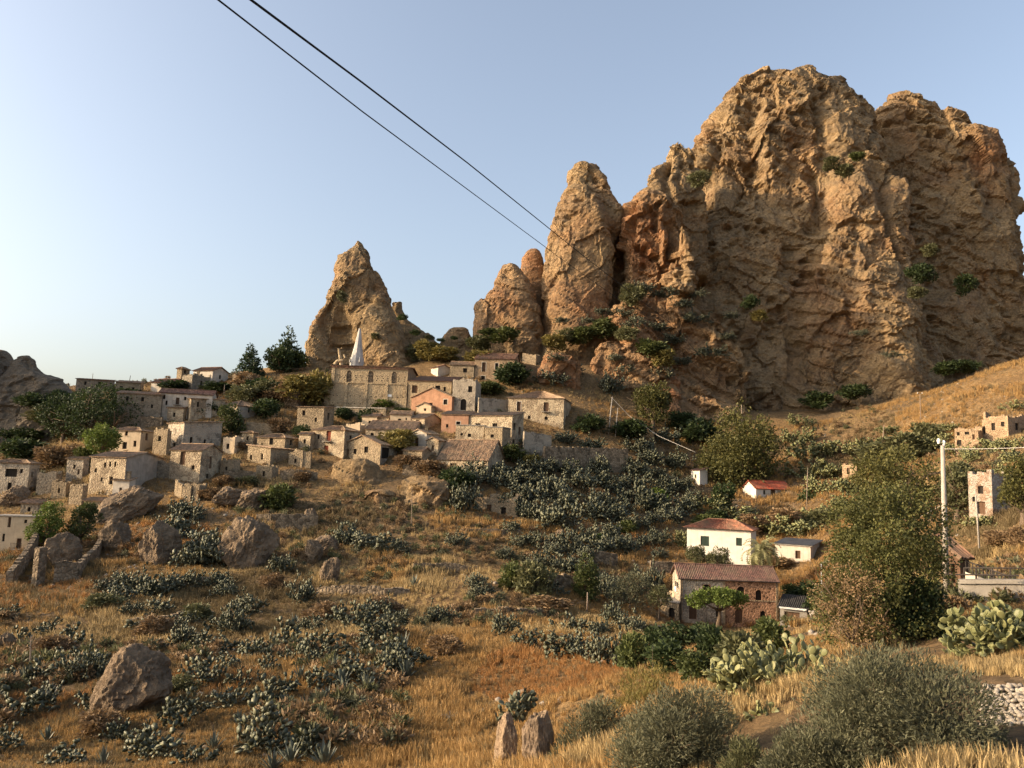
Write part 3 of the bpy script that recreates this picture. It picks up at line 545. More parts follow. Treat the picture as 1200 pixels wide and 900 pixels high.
HS = '''church_annex|low stone wing with pale cornice joining the church on its right|building|478 528 540 447 476|10|church_stone|mono_L|L,486,456,7,9,d;L,513,455,6,6,w;L,521,456,3,5,w|tile_brown
stone_house|small stone house with square window above the church wing|house|527 555 559 428 444|8|stone|gable_L|L,545,434,5,5,w|
ruined_house|small gabled ruin with white plastered corner behind the church wing|ruin|505 513 527 430 442|60|plaster_white|gable_L||tile_brown
ruined_house|tall ruined grey house with arched doorway beside the orange house|ruin|530 556 563 447 484|12|grey_plaster_stone|ruin|L,543,474,7,13,wa;L,551,456,5,7,w|
orange_house|orange plastered house with low gable right below the church wing|house|482 529 538 465 484|28|orange_plaster|gable_R|L,522,471,5,6,wf;L,505,474,4,4,w|tile_old
stone_shed|tiny cream gabled outbuilding below the church plaque|shed|488 505 517 476 485|30|plaster|gable_R|L,498,480,3,3,w|tile_old
plaster_house|small cream house with dark arched door below the church terrace|house|457 481 486 486 502|12|plaster|gable_L|L,468,495,5,9,wa;L,476,491,2,3,w|tile_old
stone_house|stone house with shaded right wall between arched-door house and salmon house|house|481 497 517 490 506|38|rubble_plaster|gable_L|L,489,495,4,6,w;R,512,499,3,4,w|tile_old
stone_house|long low tile-roofed house behind the yellow-green shrub|house|428 483 497 504 520|14|rubble_plaster|gable_L|L,436,510,4,5,w;L,470,511,3,5,w|tile_old
plaster_house|white-fronted house with tall dark door right of the yellow-green shrub|house|480 499 514 508 530|35|plaster_white|gable_R|L,488,519,5,12,d;R,506,516,3,7,w|tile_old
salmon_house|salmon-pink house with white-framed window in the village centre|house|517 548 556 486 514|14|salmon|mono_L|L,537,496,5,4,wf;L,524,499,3,4,w|tile_old|d=177
stone_house|long cream stone house with shaded gable end joined to the salmon house|house|549 599 613 487 530|24|rubble_plaster|mono_L|L,560,498,6,4,w;L,580,498,6,4,w;R,603,500,3,8,w;R,609,505,3,9,d;R,602,518,3,6,w|tile_old|d=173
stone_house|low flat-topped cream stone block in front of the salmon house|house|534 567 571 499 518|14|rubble_plaster|flat|L,550,510,4,4,w;L,541,509,3,3,w||d=169
stone_house|narrow flat stone block right of the low flat-topped block|house|568 588 598 501 526|24|stone|flat|L,577,511,4,4,w;L,582,520,3,4,w||d=166.5
tiled_house|house with large sagging tiled roof below the salmon house|house|513 571 592 539 560|26|rubble_plaster|gable_L|L,531,547,8,8,w;L,546,548,5,6,w;R,581,531,3,9,d;R,585,547,3,5,w|tile_old|rise=4.2,d=160
stone_house|broad beige stone house with balcony at the right end of the village|house|595 660 669 467 504|9|rubble_plaster|hip|L,608,476,5,11,df;L,620,489,3,4,w;L,640,477,6,11,dk;L,640,490,4,4,wa;L,601,492,3,4,w;R,664,492,4,8,ra|tile_old
stone_house|reddish two-storey stone house high below the pinnacles|house|556 602 609 421 449|8|stone_warm|gable_L|L,567,430,5,11,df;L,582,429,4,7,wf;L,596,431,5,11,d;L,566,443,5,5,wf|tile_brown
ruined_house|pale ruined block right of the reddish two-storey house|ruin|612 628 634 416 428|20|stone|ruin||
stone_hut|long low roofless stone hut on the dry meadow below the village|ruin|556 606 612 588 607|6|stone|ruin|L,573,598,6,13,d;L,590,599,6,9,w|
stone_house|cream hip-roofed house beneath the dark tree on the left|house|129 163 179 505 532|36|plaster|hip|L,148,508,4,5,w;L,146,522,6,8,w;L,158,520,4,7,w;R,166,507,3,3,w;R,172,512,4,8,d|tile_old
stone_house|long grey stone house with low curved roof, ivy on its corner|house|196 213 259 495 533|66|grey_plaster_stone|mono_L|R,224,516,4,8,wa;R,240,518,3,6,w;L,204,522,4,6,w|tile_old|rise=.7
ruined_house|narrow ivy-grown ruin left of the long grey house|ruin|179 194 200 505 535|40|stone|ruin|L,187,514,4,6,w|
stone_house|gabled stone house with tall brown door and shaded gable end|house|199 233 259 528 566|38|rubble_plaster|gable_L|L,214,537,7,15,d;L,226,548,4,5,w;R,247,542,4,14,d;R,243,558,3,5,w|tile_old
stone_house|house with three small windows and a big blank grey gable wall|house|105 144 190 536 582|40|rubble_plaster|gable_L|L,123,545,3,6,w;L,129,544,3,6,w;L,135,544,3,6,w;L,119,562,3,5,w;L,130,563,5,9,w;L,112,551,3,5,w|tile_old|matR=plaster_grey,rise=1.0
white_shed|small white lean-to in front of the house with three windows|shed|132 150 158 563 584|30|plaster_white|mono_L|L,141,576,4,9,d|tile_old
ruined_shed|small brown-roofed shed below the white lean-to|shed|130 150 157 582 597|30|stone_grey|mono_L|L,146,591,6,10,d;L,136,590,3,4,w|tile_old
ruined_house|low ruin with dark doorway left of the gabled stone house|ruin|177 206 214 546 562|34|stone_grey|ruin|L,202,553,4,11,w;L,184,551,3,4,w|
ruined_house|small broken stone block right of the gabled stone house|ruin|261 274 286 514 533|40|plaster|ruin|L,267,523,4,6,w|
stone_house|small hip-roofed stone house in the middle of the left village|house|301 333 349 513 530|36|stone|hip|L,318,517,5,8,w;R,341,519,3,6,w;L,307,521,2,4,w|tile_old
stone_house|low stone house with shaded end wall before the small hip-roofed house|house|290 316 343 525 547|40|stone|mono_R|L,294,536,3,6,w;L,307,535,3,7,w|tile_old|rise=.5
stone_house|stone house with two red doors and a balcony, one above the other|house|366 402 421 504 539|38|rubble_plaster|hip|L,385,511,6,12,rk;L,382,528,6,12,r;L,373,512,3,5,w;R,411,514,3,7,w|tile_old
stone_house|low gabled house with open porch right of the red-door house|house|401 445 471 521 545|32|stone|gable_R|L,407,532,4,11,d;L,416,529,4,6,w;L,429,527,5,7,w;R,452,531,10,12,w;R,464,537,5,8,w|tile_old|matR=grey_plaster_stone
stone_house|tall stone house with one small window left of the church terrace|house|348 378 391 477 506|26|stone|mono_L|L,356,484,4,6,w;L,370,492,3,5,w;R,385,488,3,8,w|tile_old|rise=.5
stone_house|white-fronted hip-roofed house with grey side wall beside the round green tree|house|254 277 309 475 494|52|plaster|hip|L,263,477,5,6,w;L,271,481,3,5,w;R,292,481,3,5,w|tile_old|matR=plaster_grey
stone_house|ivy-covered stone house left of the round green tree|house|216 222 263 467 494|72|rubble_plaster|mono_L|R,232,474,3,6,w;R,243,475,3,7,w;R,255,481,3,5,w|tile_old|rise=.4
white_house|long white plastered house with red tile roof on the upper left|house|186 247 253 463 490|10|plaster_white|gable_L|L,192,465,4,5,w;L,195,472,3,5,w;L,208,470,5,8,dk;L,217,467,3,4,w;L,230,472,3,5,w|tile_red
white_house|white gabled house on the skyline left of the stone tower house|house|177 200 218 448 459|40|plaster_white|gable_L|R,206,451,3,4,w;L,188,452,3,3,w|tile_brown
stone_tower|square stone turret house on the skyline|tower|207 212 222 432 446|40|stone|hip|R,217,436,3,4,w|
white_house|white house with brown gable roof topping the left skyline|house|226 248 267 434 452|42|plaster_white|gable_L|R,258,442,3,4,w;L,236,440,3,4,w|tile_brown
ruined_house|dark stone ruin below the turret on the left skyline|ruin|213 224 247 440 458|55|stone_grey|ruin|R,236,449,3,5,w|
stone_house|broad bare stone house with two small windows behind the dark tree|house|136 187 193 463 496|12|stone_grey|mono_L|L,149,467,4,5,w;L,167,468,4,5,w;L,178,476,3,4,w|
ruined_house|long ruined house on the skyline at the far left|ruin|89 128 134 446 458|14|stone_grey|mono_L|L,117,450,5,5,w;L,100,449,3,4,w|tile_brown|rise=.6
stone_house|small stone house with one window on the left skyline|house|135 163 168 449 465|14|stone|mono_L|L,142,455,4,5,w;L,156,456,3,4,w|
abandoned_house|dark-windowed abandoned house at the left edge above the green trees|house|-10 31 45 543 580|30|grey_plaster_stone|hip|L,13,554,15,9,w;L,11,570,6,9,w;L,25,552,4,5,w;R,38,556,3,6,w|tile_old
ruined_house|roofless grey ruin right of the abandoned house at the left edge|ruin|43 64 72 556 576|24|stone_grey|ruin||
ruined_shed|little ruined stone pen above the two green trees|ruin|81 95 102 570 592|36|stone|ruin||
abandoned_house|two-storey cream ruin with concrete slab at the left edge behind the green trees|house|-8 37 50 606 648|24|plaster|flat|L,11,612,5,12,d;L,30,611,4,4,w;L,22,637,7,12,dk;L,4,630,4,9,w|
bungalow|white bungalow with bright red roof half hidden by the big tree|house|870 886 927 572 585|52|white_paint|gable_R|R,906,577,6,7,d;R,917,576,3,4,w;R,896,577,3,5,w|tile_new|rise=1.6
white_shed|small white cube-like house peeking out left of the big tree|house|810 820 829 551 569|46|white_paint|mono_L|L,815,558,2,4,w|tile_red
ruined_house|roofless ruin with windows on the golden hill at the right edge|ruin|1119 1147 1152 505 526|16|stone_warm|ruin|L,1123,508,3,5,w;L,1133,506,5,7,w;L,1124,519,5,7,w;L,1141,512,3,6,d|
ruined_house|longer ruin with three windows higher up the golden hill|ruin|1151 1182 1210 490 514|30|stone_warm|ruin|L,1153,504,3,9,w;L,1164,500,4,9,w;L,1175,497,4,6,w;R,1192,500,4,8,w|
tower_house|narrow abandoned plaster and brick tower house below the golden hill|house|1135 1164 1187 557 610|36|tower_wall|ruin|L,1149,574,6,9,w;L,1150,595,9,14,d;L,1141,585,3,6,w;R,1174,580,4,8,w|
ruined_shed|small brown ruined hut among cacti below the pole on the hill|ruin|987 1004 1016 545 560|30|stone_warm|ruin|L,994,552,3,7,d|
ruined_house|cream rubble ruin behind the red-door house|ruin|405 421 428 499 514|30|plaster|ruin||
stone_shed|small stone outbuilding left of the arched-door house|shed|440 455 459 489 503|24|stone|mono_L|L,448,497,3,6,w|tile_old
ruined_house|roofless stone block under the conical pine|ruin|272 292 302 441 459|30|stone|ruin|L,283,449,4,5,w|
ruined_house|squat grey ruin behind the sagging-roof house's right end|ruin|598 612 618 528 548|24|stone_grey|ruin|L,606,538,4,7,w|
ruined_house|low broken walls right of the gabled stone house|ruin|258 272 281 541 560|34|stone|ruin|L,265,550,3,6,w|
ruined_house|ruined gateway walls below the gabled stone house|ruin|214 232 242 569 588|32|stone|ruin|L,224,578,4,9,w|
stone_shed|small tile-roofed shed above the cream ruin at the left edge|shed|24 44 52 590 603|26|stone_grey|mono_L|L,34,597,4,5,w|tile_old
stone_house|low stone house between the white long house and the ivy-covered house|house|196 214 220 478 494|26|rubble_plaster|mono_L|L,204,486,3,5,w|tile_old
stone_house|small tiled house right of the house with porch|house|472 494 504 528 545|30|stone|gable_L|L,482,537,3,5,w|tile_old
ruined_house|stub of a ruined wall house left of the red-door house|ruin|338 354 362 531 548|30|stone|ruin|L,346,540,3,5,w|
stone_house|small pale house above the tall stone house by the bushes|house|303 318 326 478 492|30|plaster|hip|L,311,485,3,4,w|tile_old
ruined_shed|tiny ruin among the bushes on the slope left of the church|ruin|362 376 383 508 522|24|stone|ruin|L,369,515,3,5,w|
stone_house|narrow grey house left of the house with three windows|house|78 96 104 538 560|34|grey_plaster_stone|mono_L|L,87,547,3,5,w;L,92,553,3,6,d|tile_old
stone_house|small stone house just left of the red-door house|house|350 363 370 509 528|32|rubble_plaster|gable_L|L,357,517,3,5,w|tile_old
stone_house|little hip-roofed house between the broken block and the middle houses|house|283 296 302 507 523|34|stone|hip|L,290,514,3,5,w|tile_old
stone_house|small gabled house tucked below the church terrace wall|house|424 441 450 488 504|26|plaster|gable_L|L,433,496,3,6,w|tile_old
stone_house|low tiled house between the white-fronted house and the sagging roof|house|500 513 521 516 534|34|rubble_plaster|gable_R|L,507,525,3,6,d|tile_old
ruined_house|roofless stone cottage below the narrow grey house at the left|ruin|60 76 84 566 584|30|stone|ruin|L,69,575,3,6,w|
stone_house|low tiled cottage in front of the house with three windows|house|98 116 124 587 602|30|stone|mono_L|L,108,595,3,6,d|tile_old
stone_house|small grey house behind the gabled stone house|house|262 278 286 492 508|30|stone_grey|gable_L|L,271,500,3,4,w|tile_old
ruined_house|ruined cottage on the slope below the middle houses|ruin|300 318 326 548 562|30|stone|ruin|L,309,555,3,6,w|'''
HOUSES = []
for ln_ in HS.split('\n'):
    f = ln_.split('|'); px = list(map(float, f[3].split())); wins = []
    for wq in (f[7] if len(f) > 7 else '').split(';'):
        e = wq.split(',')
        if len(e) == 6: wins.append((e[0], float(e[1]), float(e[2]), float(e[3]), float(e[4]), e[5]))
    kw = {}
    if len(f) > 9:
        for e in f[9].split(','): k, v = e.split('='); kw[k] = float(v) if k in ('rise', 'd') else v  # matR: the blank gable wall's grey is its shade put into colour
    H = house(f[0], f[1], f[2], px, float(f[4]), f[5], f[6], wins, f[8] if len(f) > 8 and f[8] else 'tile_old', **kw)
    HOUSES.append((px, f[1], H))
# ---- chimneys on a few roofs
for i, (fa, fb) in ((8, (.7, .6)), (24, (.3, .6)), (31, (.5, .5)), (39, (.4, .5)), (9, (.4, .5))):
    H = HOUSES[i][2]; m = MB(); m.cbox(H.eL*H.LL*fa+H.eR*H.LR*fb+np.array([0, 0, H.h]), .6, .6, 1.5); m.cbox(H.eL*H.LL*fa+H.eR*H.LR*fb+np.array([0, 0, H.h+1.5]), .75, .75, .12); m.build('chimney', 'stone', H.T)
# ---- the church
H = house('church', 'stone church with three blind arches and a white spire behind its roof', 'church', (388, 476, 487, 431, 480), 9, 'church_stone', 'gable_L',
          [('L', 409, 442, 7, 15, 'ba'), ('L', 434.5, 442.5, 7, 15, 'ba'), ('L', 462, 443.5, 7, 15, 'ba')], 'tile_brown', rise=.9, over=.5, matR='stone_warm'); CH = H
U3 = np.array([0, 0, 1.])
s0, z0 = wallpt(H, 'L', 440, 450); addbox(H, 'string_course', 'church_stone', -.05, -.16, z0, H.LL+.1, .155, .3)
addbox(H, 'cornice', 'tile_brown', -.1, -.3, H.h-.55, H.LL+.2, .295, .45)
for a in (0., .25, .52, .78): addbox(H, 'pilaster', 'church_stone', H.LL*a+(.0 if a else .02), -.2, -4, .7, .197, 4+z0-.01)
addbox(H, 'pilaster', 'church_stone', H.LL-.75, -.22, z0+.31, .8, .217, H.h-z0-.9)
addbox(H, 'lower_wall', 'church_stone', H.LL+.003, .4, -4, 1.6, H.LR*.7, 4+z0)
s1, z1 = wallpt(H, 'L', 456, 465); m = MB(); m.box(H.eL*(s1-.6)-H.eR*.06+U3*z1, H.eL*1.25, H.eR*.055, U3*.6); m.build('plaque', 'sign_white', H.T)
rs = np.random.RandomState(3); m = MB()
for r_ in range(5):
    for c_ in range(14):
        a = H.LL*(c_+.5)/14+rs.uniform(-.3, .3); z = z0+.8+(H.h-z0-2)*r_/4.5 if r_ < 3 else 1+(r_-3)*1.9
        m.box(H.eL*a-H.eR*.008+U3*z, H.eL*.22, H.eR*.006, U3*.22)
m.build('putlog_hole_shade', 'void', H.T)['kind'] = 'stuff'  # thin dark plates on the wall, painted for the shade in putlog holes
# scroll gable at the facade end
m = MB(); pts = [H.eL*(H.LL-.3)+H.eR*1.0+U3*(H.h+.3), H.eL*(H.LL-.9)+H.eR*1.0+U3*(H.h+1.2), H.eL*(H.LL-2.2)+H.eR*1+U3*(H.h+1.4), H.eL*(H.LL-2.9)+H.eR*1+U3*(H.h+2.2), H.eL*(H.LL-2.5)+H.eR*1+U3*(H.h+3.0)]
m.tube(pts, [.55, .5, .4, .35, .22], 8); m.build('scroll', 'church_stone', H.T)
m = MB(); b0 = P(400, 428, H.C[1]+6)-H.C; b1 = P(397, 409, H.C[1]+6)-H.C; m.tube([b0, b0+(b1-b0)*.7, b1, b1+np.array([.8, 0, .3])], [.5, .35, .3, .2], 8); m.build('broken_finial', 'church_stone', H.T)
# spire: eight-sided plastered pyramid on a drum behind the nave roof
dS = H.C[1]+8; bl, br, tp = P(410, 424, dS), P(426, 425, dS), P(423.5, 385, dS); c = (bl+br)/2; rad = np.linalg.norm(br-bl)/2; m = MB()
tz = tp[2]-c[2]; tx = tp[:2]-c[:2]
m.tube([c-U3*9-H.C, c-H.C, c+np.array([tx[0]*.25, tx[1]*.25, tz*.5])-H.C, c+np.array([tx[0]*.45, tx[1]*.45, tz])-H.C], [rad*1.0, rad*1.0, rad*.56, rad*.16], 8); m.build('spire', 'spire_plaster', H.T)
for k in range(4):
    m = MB(); a = k*math.pi/2+.6; m.tube([c+np.array([math.cos(a)*rad*1.02, math.sin(a)*rad*1.02, -.2])-H.C, c+np.array([math.cos(a)*rad*1.0, math.sin(a)*rad*1.0, 1.2])-H.C], [.28, .06], 6); m.build('corner_pinnacle', 'spire_plaster', H.T)
# ---- walls: thick drystone walls along a line of pixels, each with its coping of single stones
def wall(label, pts, hm, mat='stone_dry', thick=.6, name='stone_wall', coping=None, cat='wall', jag=.25, ext=2.5, ds=None, group=None):
    G = [ground(u, v) if ds is None else P(u, v, ds[k]) for k, (u, v) in enumerate(pts)]; o = G[0]; T = thing(name, o, label, cat, group); T['kind'] = 'thing'; m = MB(); cm = MB()
    hs = hm if hasattr(hm, '__len__') else [hm]*len(G); rs = np.random.RandomState(int(abs(pts[0][0])))
    for k in range(len(G)-1):
        a, b = G[k]-o, G[k+1]-o; L = np.linalg.norm((b-a)[:2]); e = (b-a)/L; nrm = np.array([-e[1], e[0], 0]); nrm /= np.linalg.norm(nrm); kk = max(1, int(L/.6))
        for i in range(kk):
            t = i/kk; p = a+(b-a)*t; hh = hs[k]+(hs[k+1]-hs[k])*t+rs.uniform(-jag, jag)*.5
            m.box(p-nrm*thick/2-U3*ext, e*(L/kk-.004), nrm*thick, U3*(ext+hh))
            if coping: cm.box(p-nrm*(thick/2+.15)+U3*(hh+.003), e*(L/kk-.004), nrm*(thick+.3), U3*.22)
            else:
                s = rs.uniform(.2, .45); cm.box(p-nrm*thick*.4+U3*(hh+.002), e*(L/kk*.9), nrm*thick*.8, U3*s*.5)
    m.build('wall_body', mat, T); cm.build('coping', coping or mat, T); return T
wall('stone terrace wall with pale ledge carrying the church', [(374, 491), (452, 493)], 2.9, 'stone', .8, 'terrace_wall', 'plaster_white', jag=.02, ds=[193.5, 191.5])
wall('long drystone terrace wall below the beige house with balcony', [(637, 549), (690, 551), (735, 553)], [4.6, 4.9, 5.0], 'stone_dry', .8, 'terrace_wall')
wall('plastered grey retaining wall right of the long cream house', [(613, 530), (645, 532)], [4.4, 4.0], 'grey_plaster_stone', .7, 'retaining_wall')
wall('whitish ruined wall behind the salmon house', [(560, 484), (600, 481)], [3.6, 2.2], 'grey_plaster_stone', .6)
wall('low ruined wall behind the small hip-roofed house', [(288, 508), (328, 509)], [2.4, 2.0], 'stone')
wall('crumbling drystone wall dropping down the slope at the far left', [(10, 686), (28, 668), (40, 650)], [1.6, 2.4, 3.0], 'stone_dry', .8)
wall('short upright wall stump beside the grey slab at the far left', [(41, 685), (47, 686)], [4.6, 4.4], 'stone_dry', 1.2)
wall('curving drystone wall climbing from the wall stump to the big boulders', [(62, 684), (90, 680), (112, 655), (124, 630)], [2.6, 2.0, 1.7, 1.5], 'stone_dry', .7)
wall('terrace wall with dry grass on top right of the big round boulder', [(322, 622), (372, 622)], [2.6, 2.4], 'stone_dry', .7, 'terrace_wall')
wall('ruined wall below the red-door house', [(350, 545), (364, 548)], [2.5, 3.2], 'stone')
wall('drystone terrace wall left of the cypress-like tree', [(620, 692), (672, 694)], [2.2, 2.0], 'stone_dry', .7, 'terrace_wall')
wall('drystone wall above the field edge left of the white villa', [(692, 660), (723, 662)], [1.7, 1.5], 'stone_dry', .7)
wall('rubble wall left below the gabled stone house', [(206, 578), (214, 584), (224, 586)], [2.4, 2.0, 3.0], 'stone')
wall('low drystone terrace edge across the grassy slope', [(150, 735), (200, 728), (250, 722)], [.5, .6, .4], 'stone_dry', .6)
for lb, pts, hm in (('low ruined terrace wall below the small hip-roofed house', [(262, 562), (282, 564), (300, 563)], [1.6, 1.9, 1.2]), ('broken terrace wall below the ruin stub left of the red doors', [(328, 560), (350, 562), (372, 561)], [1.4, 1.8, 1.0]),
                    ('terrace wall under the house right of the porch', [(472, 556), (492, 558), (512, 559)], [1.8, 2.2, 1.6]), ('low wall above the two green trees at the left', [(98, 604), (116, 606), (132, 605)], [1.4, 1.6, 1.0]),
                    ('long low field wall above the agave thicket', [(372, 696), (410, 697), (452, 698), (480, 697)], [.7, .9, .8, .5]), ('faint terrace wall crossing the middle meadow', [(484, 668), (520, 669), (560, 671)], [.7, .9, .6]),
                    ('low terrace wall left of the wooden post', [(556, 722), (590, 723), (640, 724)], [.6, .9, .7]), ('drystone terrace wall below the round bush on the left slope', [(300, 612), (318, 614), (340, 613)], [1.2, 1.5, 1.1]),
                    ('terrace wall just above the villa garden', [(762, 668), (782, 670), (800, 670)], [1.2, 1.4, 1.0]), ('mid-slope terrace wall under the low stone hut', [(540, 626), (575, 627), (610, 626)], [.6, .9, .6]),
                    ('rough wall along the slope left of the big round boulder', [(208, 690), (236, 688), (262, 687)], [.9, 1.1, .6]), ('retaining wall below the broad bare stone house', [(140, 500), (165, 501), (190, 499)], [2.0, 2.4, 1.8])):
    wall(lb, pts, hm, 'stone_dry', .6, 'terrace_wall')
# ---------------------------------------------------------------- villa and brick house
V1 = house('villa', 'white villa with hipped red tile roof and green shutters behind the palm', 'house', (805, 880, 886, 622, 668), 8, 'white_paint', 'hip',
           [('L', 826, 634, 10, 11, 'g'), ('L', 866, 635, 7, 9, 'g'), ('L', 811, 659, 8, 10, 'ba'), ('L', 823, 660, 9, 10, 'ba')], 'tile_villa', rise=1.5, over=.45)
addbox(V1, 'gutter', 'iron', -.4, -.5, V1.h-.06, V1.LL+.8, .1, .1)
H = house('metal_shed', 'pale grey shed with sloping roof right of the white villa', 'shed', (908, 950, 962, 640, 658), 12, 'plaster_white', 'mono_L', [('L', 935, 650, 6, 9, 'd')], 'concrete', rise=.5)
BK = house('brick_house', 'long stone and brick house with maroon tile roof and arched windows', 'house', (788, 797, 911, 677, 728), 78, 'grey_plaster_stone', 'gable_R',
           [('R', 828, 689, 10, 8, 'wa'), ('R', 868, 695, 9, 15, 'wa'), ('R', 889, 698, 7, 13, 'wa'), ('R', 812, 717, 9, 17, 'd'), ('R', 866, 723, 9, 20, 'da'), ('R', 894, 721, 6, 10, 'wa'), ('R', 842, 718, 6, 10, 'w'), ('L', 793, 685, 4, 4, 'w')],
           'tile_red', rise=1.5, over=.35, matR='brick_stone', split=.46)
s1, z1 = wallpt(BK, 'R', 840, 680)
def pier(H, e, inw, s, w_, z, h_, dp, mat, name): mm = MB(); mm.box(e*s-inw*dp+U3*z, e*w_, inw*(dp-.004), U3*h_); return mm.build(name, mat, H.T)
for f_ in (.0, .44, .985): pier(BK, BK.eR, BK.eL, BK.LR*f_, .28, -3, BK.h+2.8, .1, 'stone', 'quoin')
pier(BK, BK.eR, BK.eL, .3, BK.LR*.975, BK.h*.52, .14, .08, 'stone', 'string_course')
for f_ in (.005, .99): mm = MB(); mm.tube([BK.eR*(BK.LR*f_)-BK.eL*.2+U3*-1, BK.eR*(BK.LR*f_)-BK.eL*.2+U3*(BK.h-.1)], .06, 6); mm.build('downpipe', 'iron', BK.T)
mm = MB(); mm.box(-BK.eR*.32-BK.eL*.35+U3*(BK.h-.18), BK.eR*(BK.LR+.64), BK.eL*.12, U3*.12); mm.build('gutter', 'iron', BK.T)
# satellite dish and meter box on the gable
s1, z1 = wallpt(BK, 'L', 790, 697); dc = BK.eL*s1-BK.eR*.45+U3*z1; mm = MB(); k = 14; dn = np.array([-.55, -.8, .2]); dn /= np.linalg.norm(dn); dx = np.cross(dn, U3); dx /= np.linalg.norm(dx); dy = np.cross(dx, dn)
cen = dc-dn*.12
for i in range(k):
    a, b = 2*math.pi*i/k, 2*math.pi*(i+1)/k; pa = dc+.55*(math.cos(a)*dx+math.sin(a)*dy); pb = dc+.55*(math.cos(b)*dx+math.sin(b)*dy); mm.poly([cen, pa, pb]); mm.poly([pb-dn*.03, pa-dn*.03, cen-dn*.03]); mm.poly([pa, pa-dn*.03, pb-dn*.03, pb])
mm.tube([cen-dn*.03, BK.eL*s1+U3*z1], .03, 5); dish = mm.build('satellite_dish', 'plaster', BK.T)
s1, z1 = wallpt(BK, 'L', 793, 690); mm = MB(); mm.box(BK.eL*(s1-.35)-BK.eR*.2+U3*(z1-.3), BK.eL*.7, BK.eR*.19, U3*.6); mm.build('meter_box', 'sign_white', BK.T)
H = house('stone_cellar', 'small stone cellar with arched dark door left of the brick house', 'outbuilding', (772, 795, 799, 707, 729), 20, 'stone', 'flat', [('L', 787, 719, 7, 13, 'wa')], dep=5)
LT = house('lean_to', 'dark lean-to with pale scalloped roof edge right of the brick house', 'shed', (914, 946, 950, 714, 734), 8, 'concrete', 'mono_L', [('L', 928, 725, 18, 14, 'd')], 'slate', rise=1.0, dep=3.5, d=103)
mm = MB(); k = 26
for i in range(k): mm.cbox(LT.eL*(LT.LL*(i+.5)/k)-LT.eR*.42+U3*(LT.h-.16), LT.LL/k*.8, .06, .22)
mm.build('scalloped_edge', 'sign_white', LT.T)['kind'] = 'stuff'
wall('pale concrete garden wall right of the lean-to', [(950, 736), (984, 741)], 1.9, 'concrete', .25, 'garden_wall', 'concrete', jag=0, ext=3, ds=[100, 92])
mm = MB(); g = P(987, 753, 52); mm.cbox((0, 0, -1), .38, .38, 2.75); mm.cbox((0, 0, 1.755), .44, .44, .06); tag(mm.build('gate_pillar', 'concrete', None, loc=g), 'square concrete gate pillar left of the bare-branched tree trunk', 'pillar')
# ---- roadside hut, parapet, railing and stair at the right edge
HT = house('roadside_hut', 'dark hut with steep dropping roof behind the tall concrete pole', 'hut', (1104, 1126, 1136, 652, 690), 40, 'door_brown', 'mono_R', [('L', 1118, 672, 6, 22, 'd')], 'tile_brown', d=47, rise=.9, over=.25)
wall('pale concrete parapet under the metal railing at the right edge', [(1124, 700), (1165, 701), (1225, 703)], [.75, .78, .8], 'concrete', .3, 'parapet_wall', 'concrete', jag=0, ext=3, ds=[44, 43, 41.5])
def at(u, v, d): return P(u, v, d)
T = thing('metal_railing', at(1130, 684, 44.2), 'brown metal railing standing on the pale concrete parapet', 'railing'); o0 = at(1130, 684, 44.2)
mm = MB(); mm.tube([at(1130, 665.5, 44.2)-o0, at(1220, 666, 42)-o0], .04, 6); mm.build('top_rail', 'iron', T); mm = MB(); mm.tube([at(1106, 673, 44.6)-o0, at(1194, 674.5, 42.6)-o0], .045, 6); mm.build('middle_rail', 'iron', T)
for i, u in enumerate((1130, 1144, 1163, 1184, 1205)):
    d_ = 44.2-2.2*(u-1130)/90; mm = MB(); mm.tube([at(u, 685.5, d_)-o0, at(u, 665, d_)-o0], .045, 6); mm.build('post', 'iron', T)
T = thing('stair_balustrade', at(1132, 682, 47), 'pale sloping stair parapet with balusters behind the metal railing', 'balustrade'); o0 = at(1132, 682, 47)
mm = MB(); q = [at(1131, 664, 47), at(1186, 684, 45)]; mm.box(q[0]-o0-U3*1.5, q[1]-q[0], (.0, .25, 0), U3*1.2); mm.build('stair_wall', 'plaster_white', T)
mm = MB(); mm.tube([q[0]-o0+U3*.35, q[1]-o0+U3*.35], .04, 6); mm.build('handrail', 'iron', T)
for i in range(13): p = q[0]+(q[1]-q[0])*(i+.5)/13-o0; mm = MB(); mm.tube([p-U3*.32+np.array([0, .1, 0]), p+U3*.35+np.array([0, .1, 0])], .034, 5); mm.build('baluster', 'iron', T)
# ---------------------------------------------------------------- poles and wires
def pole(label, ub, vb, ut, vt, rad, mat='pole_concrete', d=None, arms=0, name='utility_pole', cat='pole'):
    g = ground(ub, vb) if d is None else P(ub, vb, d); top = P(ut, vt, g[1]); T = thing(name, g, label, cat); mm = MB(); mm.tube([(0, 0, -1.), (top-g)*.5, top-g], [rad, rad*.85, rad*.65], 10); mm.build('shaft', mat, T, True)
    for k in range(arms):
        z = (top-g)*(1-.0-k*.06); am = MB(); am.box(z+np.array([-.6, -.05, -.12]), (1.2, 0, 0), (0, .1, 0), (0, 0, .1)); a = am.build('crossarm', 'iron', T)
        for x in (-.5, .5): im = MB(); im.tube([z+np.array([x, 0, -.02]), z+np.array([x, 0, .2])], [.06, .09], 8); im.build('insulator', 'sign_white', T)
    return g, top
gA, tA = pole('tall pale concrete utility pole beside the dark hut at the right', 1109, 684, 1104.5, 522, .17, d=46)
for k, (a, b) in enumerate(((1100, 517), (1106, 519))): mm = MB(); c = P(a, b, 46); mm.tube([c-U3*.15, c+U3*.05, c+U3*.16], [.06, .11, .04], 8); tag(mm.build('insulator', 'sign_white'), ['pale insulator left of the tall pole head', 'pale insulator on top of the tall pole head'][k], 'insulator')
pole('thin pale pole in front of the abandoned tower house', 1147, 628, 1143, 575, .08, d=66)
